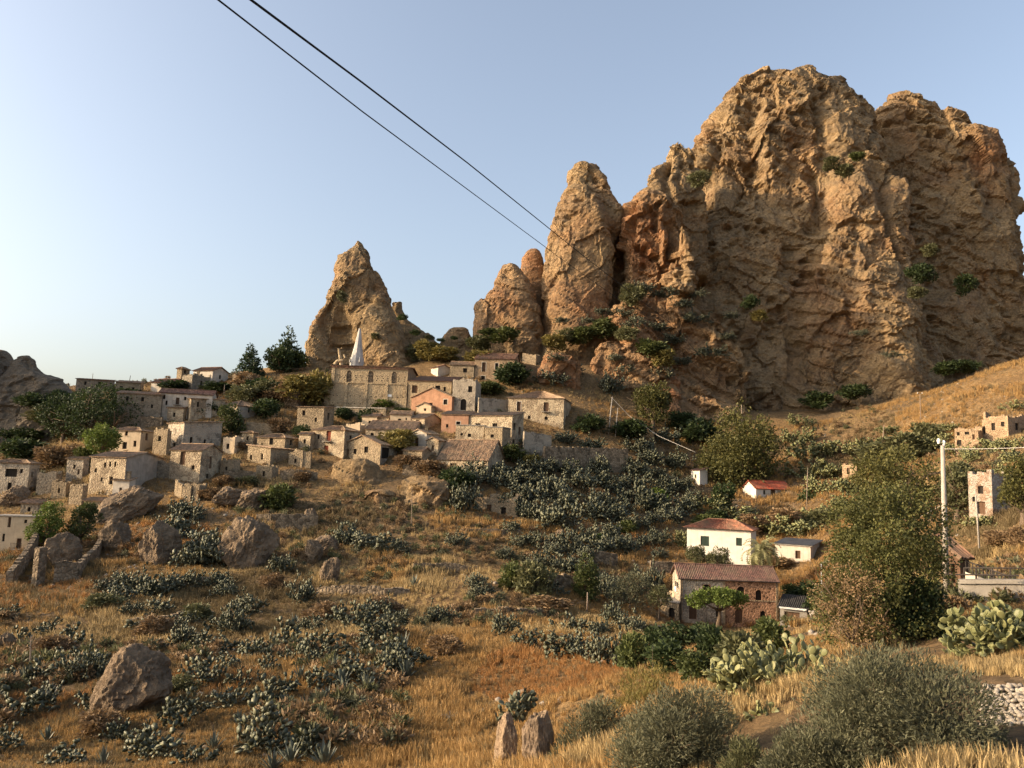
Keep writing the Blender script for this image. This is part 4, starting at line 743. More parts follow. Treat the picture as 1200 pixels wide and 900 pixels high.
g3, t3 = pole('thin pole with two pale insulators on the golden hill skyline', 1079, 491, 1078, 461, .11, 'wood_pole', arms=1)
pole('short weathered pole left of the skyline pole on the hill', 1034, 521, 1036, 498, .12, 'wood_pole')
g5, t5 = pole('leaning pale pole at the right end of the village', 713, 508, 717.5, 465, .16)
pole('thinner leaning pole just right of the leaning pale one', 721, 511, 724, 478, .12)
pole('thin pole beside the dark bush right of the bungalow', 945, 600, 946.5, 548, .09, 'wood_pole')
g6, t6 = pole('thin metal pole right of the lean-to', 963, 737, 962.5, 660, .055, 'metal_grey')
pole('short wooden post below the cypress-like tree', 688, 720, 688.5, 694, .1, 'wood_pole')
pole('short pole among bushes on the upper left slope', 262, 464, 263.5, 450, .11, 'wood_pole')
pole('thin post left of the dark bush by the bungalow', 930, 600, 930.5, 590, .08, 'wood_pole')
gw, tw = pole('wooden wire pole hidden in the crown of the big tree', 871, 590, 869, 474, .16, 'wood_pole', d=189)
def wire(label, pts, r, mat, sag=0., n=40, name='power_line'):
    pts = [np.asarray(p, float) for p in pts]; mm = MB(); out = []
    for k in range(len(pts)-1):
        for i in range(n+(k == len(pts)-2)): t = i/n; p = pts[k]*(1-t)+pts[k+1]*t; p = p-U3*sag*4*t*(1-t); out.append(p)
    rr = r if not hasattr(r, '__len__') else [r[0]+(r[1]-r[0])*i/(len(out)-1) for i in range(len(out))]
    o = out[0].copy(); mm.tube([p-o for p in out], rr, 6); return tag(mm.build(name, mat, None, True, o), label, 'cable')
wire('upper thicker black power line crossing the sky from the top left', [P(262, -24, 14), P(425, 97, 22), P(548, 191, 34), P(680, 297, 62), P(790, 382, 110), tw-U3*.1], .028, 'wire_black', 0, 14)
wire('lower thinner black power line crossing the sky from the top left', [P(225, -24, 14), P(425, 131, 23), P(548, 222, 35), P(660, 305, 58), P(760, 375, 104), tw-U3*1.2], .02, 'wire_black', 0, 14)
wire('pale double cable sagging from the leaning pole to the big tree', [t5-U3*.3, P(737, 487, g5[1]), P(772, 511, 186), P(815, 530, 178)], .05, 'wire_pale', 0, 8)
wire('pale wire running right from the head of the tall concrete pole', [tA-U3*.2, P(1230, 523, 40)], .018, 'wire_pale', .05)
wire('thin wire strung from the thin metal pole to the tall concrete pole', [t6, P(1107, 590, 46)], .012, 'wire_pale', .2)
# ---------------------------------------------------------------- boulders
def boulder(label, u, v, wpx, hpx, seed, name='boulder', elong=.8, sink=.28, mat='boulder', rot=0., amp=.16, d=None, cat='boulder', sub=5, tilt=0.):
    g = ground(u, v) if d is None else P(u, v, d); dist = g@cF; W = wpx/FPX*dist/2; Hh = hpx/FPX*dist*(1+sink)/2
    bm = bmesh.new(); bmesh.ops.create_icosphere(bm, subdivisions=sub, radius=1.); me = bpy.data.meshes.new(name); bm.to_mesh(me); bm.free()
    nv = len(me.vertices); co = np.empty(nv*3, np.float32); me.vertices.foreach_get('co', co); co = co.reshape(-1, 3).astype(float); n0 = co.copy()
    rs = np.random.RandomState(seed); f = np.ones(nv)
    for _ in range(16):        # planes that chop the ball into facets
        dv = rs.normal(size=3); dv /= np.linalg.norm(dv); c = rs.uniform(.62, .92); pr = n0@dv; f = np.minimum(f, np.where(pr > c, c/np.maximum(pr, .01), 1))
    f = f+amp*fbm(n0*1.6+seed, 3, seed)+.09*ridged(n0*4+seed, 3, seed)+.10*(cell(n0*2.6+seed, seed)-.5)+.05*(cell(n0*6+seed, seed)-.5)+.03*fbm(n0*13, 3, seed); co = n0*f[:, None]
    co[:, 0] += tilt*co[:, 2]
    co = co*np.array([W, W*elong, Hh]); va = -math.atan2(g[0], g[1])+rot; cs, sn = math.cos(va), math.sin(va); co = np.c_[co[:, 0]*cs-co[:, 1]*sn, co[:, 0]*sn+co[:, 1]*cs, co[:, 2]+Hh*(1-sink*2)]
    me.vertices.foreach_set('co', co.astype(np.float32).ravel()); me.materials.append(M[mat]); me.update()
    if mat == 'rock': attr(me, 'red', np.clip(.3+.5*fbm(co/3, 3, seed), 0, 1)); attr(me, 'cav', co[:, 0]*0+.5)
    o = obj(name, me, None, g); return tag(o, label, cat)
BD = '''big round boulder in the middle of the left slope|290 664 64 68 0 .15
tan leaning boulder left of the big round boulder|184 660 50 52 3 -.1
pointed grey-brown boulder on the lower left slope|152 832 84 84 0 .25
tilted rock slab under the gabled stone house|150 607 62 46 5 .5
dark flat-topped grey rock left of the tan leaning boulder|134 640 34 36 6 .1
grey slab standing behind the wall stump at the far left|72 662 40 38 7 0
smooth dark rock below the low ruined wall|293 597 38 30 8 .2
dark low rock left of the round bush|268 590 40 22 9 .2
left stone of the upright pair at the bottom|594 898 32 62 10 0
right stone of the upright pair at the bottom|629 896 36 72 11 -.1
small brown boulder right of the terrace wall|367 656 24 28 12 0
brown boulder below the small brown boulder|387 682 24 34 13 0
pale flat boulder above the small brown boulder|380 645 34 18 14 .2
dark rock with cactus below the terrace wall end|364 618 20 24 15 0
rounded rock at the far left above the walls|14 590 34 22 16 .2
brown boulder at the left edge of the lower slope|8 765 22 28 17 0
pale rock above the low field wall|656 628 12 9 22 0
stub of pale rock beside the church slope bushes|344 475 24 24 23 .1
small pale rock in the foreground gully|905 765 16 8 26 0
low rock below the pointed boulder|212 776 10 8 27 0'''
for i, ln_ in enumerate(BD.split('\n')):
    lb, nn = ln_.split('|'); u, v, w_, h_, sd, tl = map(float, nn.split()); boulder(lb, u, v, w_, h_, 40+i, mat='boulder_pale' if 'upright pair' in lb else 'boulder', tilt=tl, rot=.4*math.sin(i*3.), sub=5 if w_ > 22 else 4)
# ---- heap of pale field stones at the right edge, every stone its own piece
T = thing('stone_heap', ground(1175, 850), 'retaining heap of pale rounded stones at the lower right edge', 'stone heap'); o0 = np.array(T.location)
tmpl = []
for s in range(6):
    bm = bmesh.new(); bmesh.ops.create_icosphere(bm, subdivisions=1, radius=1.)
    for v_ in bm.verts: v_.co = v_.co*(1+random.uniform(-.22, .18)); v_.co.z *= .7
    me = bpy.data.meshes.new('stone'); bm.to_mesh(me); bm.free(); me.materials.append(M['cobble']); me.polygons.foreach_set('use_smooth', np.ones(len(me.polygons), bool)); tmpl.append(me)
rs = np.random.RandomState(5); k = 0
for r_ in range(11):
    for c_ in range(13):
        u = 1150+c_*6.6+(r_ % 2)*3+rs.uniform(-1.5, 1.5); v = 849-r_*4.4+rs.uniform(-1, 1)+(c_*-.15)
        if u < 1145+r_*.6: continue
        g = ground(u, v, 6.); g = P(u, v, g[1]-.12-.1*rs.rand()); o = obj('stone', tmpl[rs.randint(6)], T, g-o0); s = rs.uniform(.055, .1)*(g[1]/19.6); o.scale = (s*1.3, s, s); o.rotation_euler = (rs.uniform(-.5, .5), rs.uniform(-.5, .5), rs.uniform(0, 6)); k += 1
# ---------------------------------------------------------------- plants
def leaves(pts, dirs, L, Wd, up=.3, seed=0, jit=.8):
    n = len(pts); r = np.random.RandomState(seed); d = dirs+r.normal(0, jit, (n, 3)); d[:, 2] += up; d /= np.linalg.norm(d, axis=1)[:, None]+1e-9
    s = np.cross(d, r.normal(size=(n, 3))); s /= np.linalg.norm(s, axis=1)[:, None]+1e-9; k = r.uniform(.6, 1.3, n)[:, None]
    a = pts; b = pts+d*L*k*.5+s*Wd*k*.5; c = pts+d*L*k; e = pts+d*L*k*.5-s*Wd*k*.5
    V = np.stack([a, b, c, e], 1).reshape(-1, 3); return V, np.arange(4*n).reshape(n, 4), np.repeat(r.rand(n), 4)
def crown_pts(ells, n, seed, hollow=.35, gap=.25, gs=1.2):
    r = np.random.RandomState(seed); P_ = []; D_ = []; vol = np.array([e[3]*e[4]*e[5] for e in ells])**.75; vol = vol/vol.sum()
    for e, f in zip(ells, vol):
        k = int(n*f*1.7)+8; q = r.normal(size=(k, 3)); q /= np.linalg.norm(q, axis=1)[:, None]; rad = (hollow+(1-hollow)*r.rand(k)**.45)
        rad *= 1+.22*vn(q*2.1+seed*3.1, seed)+.12*vn(q*5+seed, seed+1)
        p = q*rad[:, None]*np.array(e[3:6])+np.array(e[:3]); P_.append(p); D_.append(q)
    P_ = np.concatenate(P_); D_ = np.concatenate(D_); sz = max(np.ptp(P_, axis=0)); m = fbm(P_/sz*6*gs+seed, 2, seed+5) > -gap; m |= r.rand(len(P_)) < .12
    P_, D_ = P_[m], D_[m]; i = r.permutation(len(P_))[:n]; return P_[i], D_[i]
def crown(name, ells, n, L, Wd, mat, seed, up=.3, hollow=.35, gap=.25, jit=.8, gs=1.2):
    p, d = crown_pts(ells, n, seed, hollow, gap, gs); V, F_, a = leaves(p, d, L, Wd, up, seed, jit); me = mesh(name, V, F_, [mat]); attr(me, 'rnd', a); return me
def limbs(base, ells, r0_, seed, fork=.35, n=7, mat='bark', wig=.12):
    m = MB(); rs = np.random.RandomState(seed); zt = min(e[2]-e[5]*.6 for e in ells) if fork is None else fork
    top = np.array([rs.uniform(-.1, .1)*zt, rs.uniform(-.1, .1)*zt, zt]); m.tube([(0, 0, -.6), (0, 0, 0), top*.5+np.array([wig*rs.normal()*zt*.4, 0, 0]), top], [r0_*1.35, r0_*1.15, r0_*.9, r0_*.75], 8)
    for k in range(n):
        e = ells[k % len(ells)]; t = np.array(e[:3])+rs.normal(size=3)*np.array(e[3:6])*.45; mid = top*.5+t*.5+rs.normal(size=3)*wig*np.linalg.norm(t-top)
        m.tube([top-U3*.05, mid, t], [r0_*.55, r0_*.33, r0_*.1], 6)
        for j in range(2): q = t+rs.normal(size=3)*np.array(e[3:6])*.5; m.tube([mid, (mid+q)/2+rs.normal(size=3)*.05*r0_, q], [r0_*.28, r0_*.16, r0_*.05], 5)
    return m
def lobes(w, h, k, seed, flat=.9, z0=.25):
    rs = np.random.RandomState(seed); out = [(0, 0, h*(.5+z0/2), w*.33, w*.33*flat, h*(1-z0)*.45)]
    for i in range(k):
        a = i*2.4+rs.uniform(-.4, .4); rr_ = w*rs.uniform(.2, .34); s = w*rs.uniform(.15, .23); zc = h*rs.uniform(z0+.12, .86)
        if zc > h*.7: rr_ *= .55
        out.append((rr_*math.cos(a), rr_*math.sin(a)*flat, zc, s, s, min(s*.9, h*.28)))
    return out
def tree(label, u, v, wpx, hpx, mat, n, lf, lw, seed, name='tree', k=9, z0=.25, tr=.05, fork=None, bark='bark', d=None, up=.2, gap=.22, cat='tree', group=None, hollow=.35, ells=None, flat=.9, gs=1.2):
    g = ground(u, v) if d is None else P(u, v, d); s = (g@cF)/FPX; w_, h_ = wpx*s, hpx*s; el = ells(w_, h_) if ells else lobes(w_, h_, k, seed, flat, z0)
    T = thing(name, g, label, cat, group); limbs(g, el, tr*h_, seed, fork*h_ if fork else None, 8).build('trunk', bark, T, True); obj('crown', crown('crown', el, int(n*1.15), lf*s*1.2, lw*s*1.9, mat, seed, up, hollow, gap, .8, gs), T); return T
# ---- landmark phrases for plants
LM = [(270, 640, 'the big round boulder'), (150, 790, 'the pointed grey-brown boulder'), (184, 635, 'the tan leaning boulder'), (610, 870, 'the upright stone pair'), (580, 597, 'the low stone hut'), (687, 685, 'the cypress-like tree'), (840, 640, 'the white villa'),
      (850, 705, 'the brick house'), (868, 540, 'the big tree'), (690, 538, 'the long terrace wall'), (552, 530, 'the house with the sagging roof'), (445, 592, 'the weathered rock face'), (347, 610, 'the grassy terrace wall'), (240, 550, 'the gabled stone house'), (140, 560, 'the house with three windows'), (70, 665, 'the grey slab by the wall stump'),
      (900, 577, 'the red-roofed bungalow'), (1150, 580, 'the abandoned tower house'), (1165, 505, 'the hill ruins'), (1077, 475, 'the skyline pole'), (995, 552, 'the brown ruined hut'), (1050, 650, 'the large dark-hearted tree'), (885, 790, 'the foreground cactus thicket'), (640, 485, 'the beige balcony house'), (386, 515, 'the red-door house'), (425, 455, 'the church'), (690, 300, 'the tall pinnacle'), (900, 300, 'the massif'), (425, 350, 'the lone pinnacle'), (580, 430, 'the reddish two-storey house'),
      (645, 690, 'the drystone wall by the cypress-like tree'), (708, 660, 'the small field wall'), (25, 625, 'the cream ruin at the left edge'), (22, 555, 'the abandoned house'), (387, 668, 'the brown boulders'), (200, 730, 'the low terrace edge'), (717, 490, 'the leaning pale pole'), (766, 440, 'the red crags'), (1165, 830, 'the stone heap'), (985, 735, 'the gate pillar'), (820, 558, 'the small white cube house'), (935, 645, 'the grey shed')]
SEEN = {}
def plabel(kind, u, v, size):
    c = sorted(LM, key=lambda l: (l[0]-u)**2+((l[1]-v)*1.3)**2)[:7]
    def rel(l):
        du, dv = u-l[0], v-l[1]; far = math.hypot(du, dv) > 75
        a = ('well ' if far else 'just ')+(('below' if dv > 0 else 'above') if abs(dv) > abs(du)*1.6 else ('right of' if du > 0 else 'left of') if abs(du) > abs(dv)*1.6 else (('lower' if dv > 0 else 'upper')+' '+('right of' if du > 0 else 'left of')))
        return a+' '+l[2]
    for l in c[:5]:
        t = f'{size} {kind} {rel(l)}'
        if t not in SEEN: SEEN[t] = 1; return t, None
    for i in range(4):
        for j in range(i+1, 6):
            t = f'{size} {kind} between {c[i][2]} and {c[j][2]}'
            if t not in SEEN and len(t.split()) <= 16: SEEN[t] = 1; return t, None
    t = f'{size} {kind} {rel(c[0])}'; SEEN[t] += 1; return t, f'{kind}s {rel(c[0])}'
def fixgroups():
    by = {}
    for o in sc.objects:
        if 'group' in o.keys() and o['label'] in SEEN: by[o['label']] = o['group']
    for o in sc.objects:
        if o.parent is None and 'label' in o.keys() and o['label'] in by: o['group'] = by[o['label']]
# ---- shared plant meshes
def pad_template(k=8, th=.06):
    if k >= 10:            # flat disc with a rounded rim for the near plants
        V = []; F_ = []
        for y, f in ((-th/2, .8), (0, 1.), (th/2, .8)):
            for i in range(k): a = 2*math.pi*i/k; V.append((.33*f*math.sin(a)*(1-.12*math.cos(a)), y, .5-.5*f*math.cos(a)))
        V += [(0, -th*.55, .5), (0, th*.55, .5)]
        for i in range(k):
            j = (i+1) % k; F_ += [(i, j, k+j), (i, k+j, k+i), (k+i, k+j, 2*k+j), (k+i, 2*k+j, 2*k+i), (3*k, j, i), (3*k+1, 2*k+i, 2*k+j)]
        return np.array(V), np.array(F_)
    V = [(0, -th/2, .5), (0, th/2, .5)]
    for i in range(k): a = 2*math.pi*i/k; V.append((.33*math.sin(a)*(1-.12*math.cos(a)), 0, .5-.5*math.cos(a)))
    F_ = []
    for i in range(k): a, b = 2+i, 2+(i+1) % k; F_ += [(0, a, b), (1, b, a)]
    return np.array(V), np.array(F_)
def opuntia(n, seed, H_=1.6, W_=1.8, mat='cactus', pl=.36, k=8, st=5):
    rs = np.random.RandomState(seed); tv, tf = pad_template(k); Vs = []; Fs = []; A_ = []; q = []
    for i in range(st): a = rs.uniform(0, 6.28); r_ = rs.uniform(0, W_*.38); q.append((np.array([r_*math.cos(a), r_*math.sin(a), -.1]), np.array([rs.normal()*.3, rs.normal()*.3, 1.]), 0))
    nv = 0; c = 0
    while q and c < n:
        p, d, g = q.pop(rs.randint(len(q)) if rs.rand() < .6 else 0); d = d/np.linalg.norm(d); x = np.cross(d, rs.normal(size=3)); x /= np.linalg.norm(x); y = np.cross(d, x); s = pl*rs.uniform(.7, 1.15)
        V = p+(tv[:, :1]*x+tv[:, 1:2]*y+tv[:, 2:]*d)*s; Vs.append(V); Fs.append(tf+nv); nv += len(V); A_ += [rs.rand()]*len(V); c += 1; tip = p+d*s*.93
        out = np.array([tip[0], tip[1], 0])/(W_*.6)
        for _ in range(rs.choice([1, 2, 3], p=[.3, .45, .25])):
            if tip[2] > H_*(1.05-.5*min(1, np.hypot(tip[0], tip[1])/(W_*.62))**2) or np.hypot(tip[0], tip[1]) > W_*.62: break
            q.append((tip+x*rs.uniform(-.25, .25)*s, d*.75+x*rs.normal()*.75+y*rs.normal()*.45+out*.35+U3*.25, g+1))
        if not q: a = rs.uniform(0, 6.28); r_ = rs.uniform(.1, W_*.5); q.append((np.array([r_*math.cos(a), r_*math.sin(a), -.05]), np.array([rs.normal()*.4, rs.normal()*.4, 1.]), 0))
    me = mesh('prickly_pear', np.concatenate(Vs), np.concatenate(Fs), [mat]); attr(me, 'rnd', A_); return me
def agave(seed, n=26, L=1.1):
    rs = np.random.RandomState(seed); V = []; F_ = []; A_ = []
    for i in range(n):
        a = i*2.4+rs.uniform(-.2, .2); el = R(18+62*(i/n)**.8)+rs.uniform(-.1, .1); l = L*rs.uniform(.75, 1.1); w_ = .085*L; h = np.array([math.cos(a), math.sin(a), 0]); s = np.array([-math.sin(a), math.cos(a), 0]); b = len(V); r_ = rs.rand()
        for t, wk in ((0, .8), (.35, 1.1), (.7, .8), (1, .03)):
            c = h*l*t*math.cos(el)+U3*(l*t*math.sin(el)-.12*l*t*t*math.cos(el)); V += [c-s*w_*wk+U3*.035*wk, c+U3*-.02, c+s*w_*wk+U3*.035*wk]; A_ += [r_]*3
        for j in range(3):
            for k in range(2): o = b+j*3+k; F_.append((o, o+1, o+4, o+3))
    me = mesh('agave', V, np.array(F_), ['agave']); attr(me, 'rnd', A_); return me
OP = [opuntia(560, 10+i, 2.9, 4.0, 'cactus', .36, 6, 14) for i in range(5)]; OPS = [opuntia(150, 20+i, 1.5, 1.8, 'cactus', .32, 6, 6) for i in range(4)]; OPP = [opuntia(380, 30+i, 2.3, 3.2, 'cactus_pale', .34, 6, 10) for i in range(3)]; AG = [agave(50+i) for i in range(4)]
def bushmesh(mat, seed, n=1900, L=.105, Wd=.05, up=.4, h=.8, k=7, gap=.2): return crown('bush', lobes(1., h, k, seed, 1., .0), n, L, Wd, mat, seed, up, .3, gap)
BU = {m_: [bushmesh(m_, 60+7*i+j) for j in range(3)] for i, m_ in enumerate(('leaf_dark', 'leaf_mid', 'leaf_olive', 'leaf_gold', 'leaf_grey', 'leaf_dry', 'leaf_bright'))}
cnt = [0]
def plant(kind, u, v, wpx, hpx=None, mat=None, on=None, name=None, label=None, d=None):
    g = on if on is not None else (ground(u, v) if d is None else P(u, v, d)); s = (g@cF)/FPX; i = cnt[0]; cnt[0] += 1
    if kind == 'op':
        nm = 'prickly_pear'; kw = 'grey-green prickly pear clump'; me, b = (OP[i % 5], (4.6, 3.1)) if wpx*s > 3 else (OPS[i % 4], (2.1, 1.6))
    elif kind == 'opp': me = OPP[i % 3]; nm = 'prickly_pear'; kw = 'pale green prickly pear clump'; b = (3.6, 2.5)
    elif kind == 'ag': me = AG[i % 4]; nm = 'agave'; kw = 'spiky blue-grey agave'; b = (2., 1.45)
    else: me = BU[mat][i % 3]; nm = 'bush'; kw = {'leaf_dark': 'dark green bush', 'leaf_mid': 'green bush', 'leaf_olive': 'olive-green bush', 'leaf_gold': 'yellowish bush', 'leaf_grey': 'grey-green shrub', 'leaf_dry': 'dry brown shrub', 'leaf_bright': 'bright green bush'}[mat]; b = (1., .9)
    o = obj(name or nm, me, None, g-U3*.05); wpx *= .72 if kind == 'ag' else 1.12; k = wpx*s/b[0]; kz = (hpx or wpx*.85)*s/b[1]; o.scale = (k, k, kz); o.rotation_euler = (0, 0, (i*2.399) % 6.283)
    if label: lb, gp = label, None
    else: lb, gp = plabel(kw, u, v, 'broad' if wpx > 58 else 'large' if wpx > 46 else 'tiny' if wpx < 18 else 'small' if wpx < 30 else 'mid-sized')
    tag(o, lb, {'op': 'prickly pear', 'opp': 'prickly pear', 'ag': 'agave'}.get(kind, 'bush'), gp); return o
# ---- trees
def cone(w_, h_):
    rs = np.random.RandomState(4); out = []
    for i in range(26): z = .12+.86*(i/25); r_ = (1-z)*.5*w_*1.05+.03*w_; a = i*2.4; out.append((r_*.6*math.cos(a), r_*.6*math.sin(a), z*h_, r_*.55+.04*w_, r_*.55+.04*w_, h_*.055))
    return out
tree('tall ragged pine left of the lone pinnacle', 335, 446, 40, 64, 'needle', 3200, 2.6, .9, 4, 'pine_tree', ells=cone, tr=.025, gap=.05, up=.5, d=222)
tree('smaller conical pine on the slope crest left of the taller pine', 292, 446, 34, 42, 'needle', 2600, 2.4, .8, 5, 'pine_tree', ells=cone, tr=.03, gap=.05, up=.5, d=216)
tree('dark rounded tree at the foot of the taller pine', 328, 446, 54, 36, 'leaf_dark', 2600, 2.4, 1.1, 6, d=219)
tree('dark dense tree right of the taller pine against the rock', 346, 445, 34, 34, 'leaf_mid', 1600, 2.4, 1.1, 7, d=221)
tree('broad dark tree in hill shade on the upper left slope', 112, 514, 96, 66, 'leaf_dark', 8000, 2.2, 1.0, 8, k=12, z0=.1)  # darkest leaf colour here paints in the shade of the hill
tree('dark tree beside the rock outcrop on the left', 74, 520, 66, 58, 'leaf_dark', 3600, 2.2, 1.0, 9, k=10, z0=.1)
tree('light green tree below the broad dark tree', 117, 548, 46, 54, 'leaf_bright', 3400, 2.2, .9, 10, k=9, z0=.1)
tree('small light green tree left of the cream hip-roofed house', 96, 556, 34, 34, 'leaf_mid', 1800, 2.2, .9, 11, z0=.1)
tree('bright green tree in front of the cream ruin at the left edge', 52, 645, 46, 58, 'leaf_bright', 4200, 1.9, .8, 12, k=11, z0=.05)
tree('darker green tree right of the bright one at the left edge', 94, 636, 44, 46, 'leaf_mid', 3600, 1.9, .8, 13, k=10, z0=.05)
tree('round green tree between the white-fronted and ivy-covered houses', 270, 508, 36, 36, 'leaf_mid', 2600, 2.2, .9, 14, k=8, z0=.05)
tree('big bushy tree with yellowish top beside the bungalow', 866, 596, 116, 124, 'leaf_euca', 15000, 2.7, 1.0, 15, k=20, z0=.06, tr=.03, gap=.2, gs=1.6, d=183)
tree('large dark-hearted tree with olive crown by the concrete pole', 1032, 768, 168, 214, 'leaf_carob', 36000, 2.7, 1.25, 16, k=30, z0=.02, tr=.022, d=38, gap=.06, gs=1.8)
tree('thin brownish bush-like tree with bare branches left of the large dark-hearted tree', 1000, 772, 100, 120, 'leaf_dry', 3600, 2.2, .8, 17, k=10, z0=.1, tr=.016, d=36, gap=.02, gs=1.8)
tree('dense dark undergrowth tree below the large tree by the wall', 1076, 760, 84, 88, 'leaf_dark', 6500, 3.2, 1.7, 18, k=10, z0=.02, tr=.02, d=37, gap=.2)
tree('yellow-green tree behind the large dark-hearted tree', 1052, 612, 120, 86, 'leaf_euca', 7000, 2.6, 1.1, 19, k=12, z0=.08, d=100)
tree('olive tree left of the abandoned tower house', 1122, 606, 44, 66, 'leaf_olive', 3000, 2.6, 1.1, 20, k=8, z0=.1, d=94)
tree('yellowish tree at the right edge beside the tower house', 1200, 612, 56, 82, 'leaf_euca', 3600, 2.8, 1.2, 21, k=9, z0=.08, d=80)
tree('small tree hiding the right wall of the tower house', 1180, 590, 34, 34, 'leaf_mid', 1500, 2.6, 1.1, 22, k=7, z0=.05, d=90)
def cyp(w_, h_): return [(0, 0, h_*z, w_*r_, w_*r_, h_*.17) for z, r_ in ((.22, .42), (.38, .48), (.55, .46), (.7, .38), (.84, .24))]
tree('upright cypress-like tree beside the wooden post', 686, 716, 32, 66, 'leaf_mid', 3600, 2.2, .9, 23, 'cypress_tree', ells=cyp, tr=.03, d=104)
def umb_(w_, h_): return [(w_*x, w_*y, h_*z, w_*.2, w_*.2, h_*.2) for x, y, z in ((-.3, 0, .72), (-.12, .1, .8), (.08, -.08, .82), (.26, .05, .74), (.36, 0, .66), (-.38, .05, .62), (0, .2, .76), (0, -.2, .74))]
tree('pruned mulberry with flat bright green crown before the brick house', 842, 730, 66, 40, 'leaf_bright', 4600, 2.0, 1.0, 24, 'mulberry_tree', ells=umb_, tr=.06, fork=.35, d=99)
tree('left olive tree in front of the white villa', 815, 668, 32, 28, 'leaf_olive', 2200, 1.7, .6, 25, 'olive_tree', k=7, z0=.3, tr=.05, d=120)
tree('right rounder olive tree in front of the white villa', 842, 671, 34, 30, 'leaf_olive', 2600, 1.7, .6, 26, 'olive_tree', k=7, z0=.15, tr=.05, d=119)
tree('grey olive tree with open crown left of the brick house', 738, 728, 60, 56, 'leaf_grey', 3600, 1.8, .6, 27, 'olive_tree', k=9, z0=.3, tr=.03, d=103)
tree('smaller olive tree before the stone cellar', 772, 730, 34, 44, 'leaf_olive', 1800, 1.8, .6, 28, 'olive_tree', k=7, z0=.35, tr=.03, d=101)
tree('round olive-brown tree below the red crags', 764, 502, 58, 52, 'leaf_euca', 3600, 2.4, 1.0, 29, k=9, z0=.05, d=202)
tree('dark bushy tree right of the bungalow', 950, 606, 50, 36, 'leaf_dark', 3600, 2.4, 1.1, 30, k=9, z0=.0, d=168)
tree('young tree left in front of the bungalow', 846, 607, 40, 38, 'leaf_dark', 2200, 2.4, 1.0, 31, k=8, z0=.05, d=163)
# ---- palm
g = P(892, 673, 115); s = (g@cF)/FPX; T = thing('palm_tree', g, 'palm with spreading fronds in front of the white villa', 'palm'); m = MB(); ht = 28*s; m.tube([(0, 0, -.5), (0, 0, ht*.4), (0, 0, ht*.85), (0, 0, ht)], [.42, .36, .42, .2], 10); m.build('trunk', 'bark', T, True)
rs = np.random.RandomState(8)
for i in range(34):
    a = i*2.4; el = R(80-120*(i/34)**.9); L_ = 29*s*rs.uniform(.85, 1.1); h = np.array([math.cos(a), math.sin(a), 0]); V = []; F_ = []; A_ = []; n_ = 12; prev = np.array([0, 0, ht]); e_ = el; sd = np.array([-math.sin(a), math.cos(a), 0])
    for j in range(n_):
        st_ = L_/n_; nxt = prev+h*st_*math.cos(e_)+U3*st_*math.sin(e_); e_ -= .09+.02*j
        for sg in (-1, 1):
            b = len(V); lw = st_*.35; ll = L_*.2*(1-.55*abs(j/n_-.4)); tip = (prev+nxt)/2+sd*sg*ll*.85+h*ll*.35-U3*ll*.35
            V += [prev, nxt, tip+h*.03]; F_.append((b, b+1, b+2)); A_ += [rs.rand()]*3
        prev = nxt
    me = mesh('frond', V, np.array(F_), ['leaf_palm']); attr(me, 'rnd', A_); obj('frond', me, T)
# ---- large foreground shrubs, each of many thin upright twigs
def shrub(label, u, v, wpx, hpx, mat, n, lf, lw, seed, d, k=12, up=1.0, name='shrub', gap=.25):
    g = P(u, v, d); s = (g@cF)/FPX; w_, h_ = wpx*s, hpx*s; el = lobes(w_*1.1, h_, k, seed, .8, -.2); el = [(a, b, max(c, h_*.2), e, f, q*1.15) for a, b, c, e, f, q in el]
    T = thing(name, g, label, 'shrub'); obj('crown', crown('crown', el, int(n*2.4), lf*.62*s, lw*.85*s, mat, seed, up*.6, .3, gap, .6, 2.6), T); limbs(g, el, .03*h_, seed, .15*h_, 14).build('stems', 'bark', T, True)
shrub('big grey-green shrub filling the lower right foreground', 1055, 935, 250, 160, 'leaf_grey', 30000, 10, 1.7, 41, 16, 22)
shrub('smaller grey shrub at the foot of the big lower right one', 945, 935, 120, 70, 'leaf_grey', 9000, 9, 1.6, 42, 16)
shrub('grey-green shrub at the bottom right of centre', 792, 925, 150, 108, 'leaf_grey', 17000, 8, 1.4, 43, 23.5, 16)
shrub('low grey shrub right of the upright stone pair', 690, 912, 100, 78, 'leaf_grey', 9000, 7, 1.3, 44, 33, 10)
shrub('feathery yellow-green broom above the bottom shrubs', 760, 862, 110, 78, 'leaf_gold', 9000, 8, 1.0, 45, 38, 10, 1.2, gap=.1)
shrub('dark shrub in the shade at the bottom of the gully', 845, 905, 60, 70, 'leaf_olive', 4500, 7, 1.3, 46, 27, 8)
shrub('grey shrub beside the bottom edge below the pale cactus', 880, 925, 70, 50, 'leaf_olive', 4500, 8, 1.4, 47, 19, 8)
# ---- near cacti with their own pads
def bigcactus(label, u, v, wpx, hpx, n, seed, d, pl, mat='cactus_pale'):
    g = P(u, v, d); s = (g@cF)/FPX; w_, h_ = wpx*s, hpx*s; me = opuntia(n, seed, h_, w_, mat, pl*s, 12, 9); return tag(obj('prickly_pear', me, None, g), label, 'prickly pear')
bigcactus('large pale prickly pear thicket in the right foreground', 935, 838, 112, 100, 1500, 71, 30, 11)
bigcactus('left arm of the foreground prickly pear by the dark garden shrubs', 868, 822, 70, 60, 460, 72, 31, 10.5)
bigcactus('small prickly pear patch below the large foreground thicket', 893, 856, 40, 32, 110, 73, 27, 10)
bigcactus('tall pale prickly pear at the right edge below the parapet', 1165, 778, 80, 66, 760, 74, 29, 11.5)
bigcactus('pale prickly pear cut by the right frame edge', 1215, 775, 60, 66, 420, 75, 29, 11.5)
bigcactus('small prickly pear on the path edge above the big shrub', 1120, 772, 20, 20, 30, 76, 30, 9)
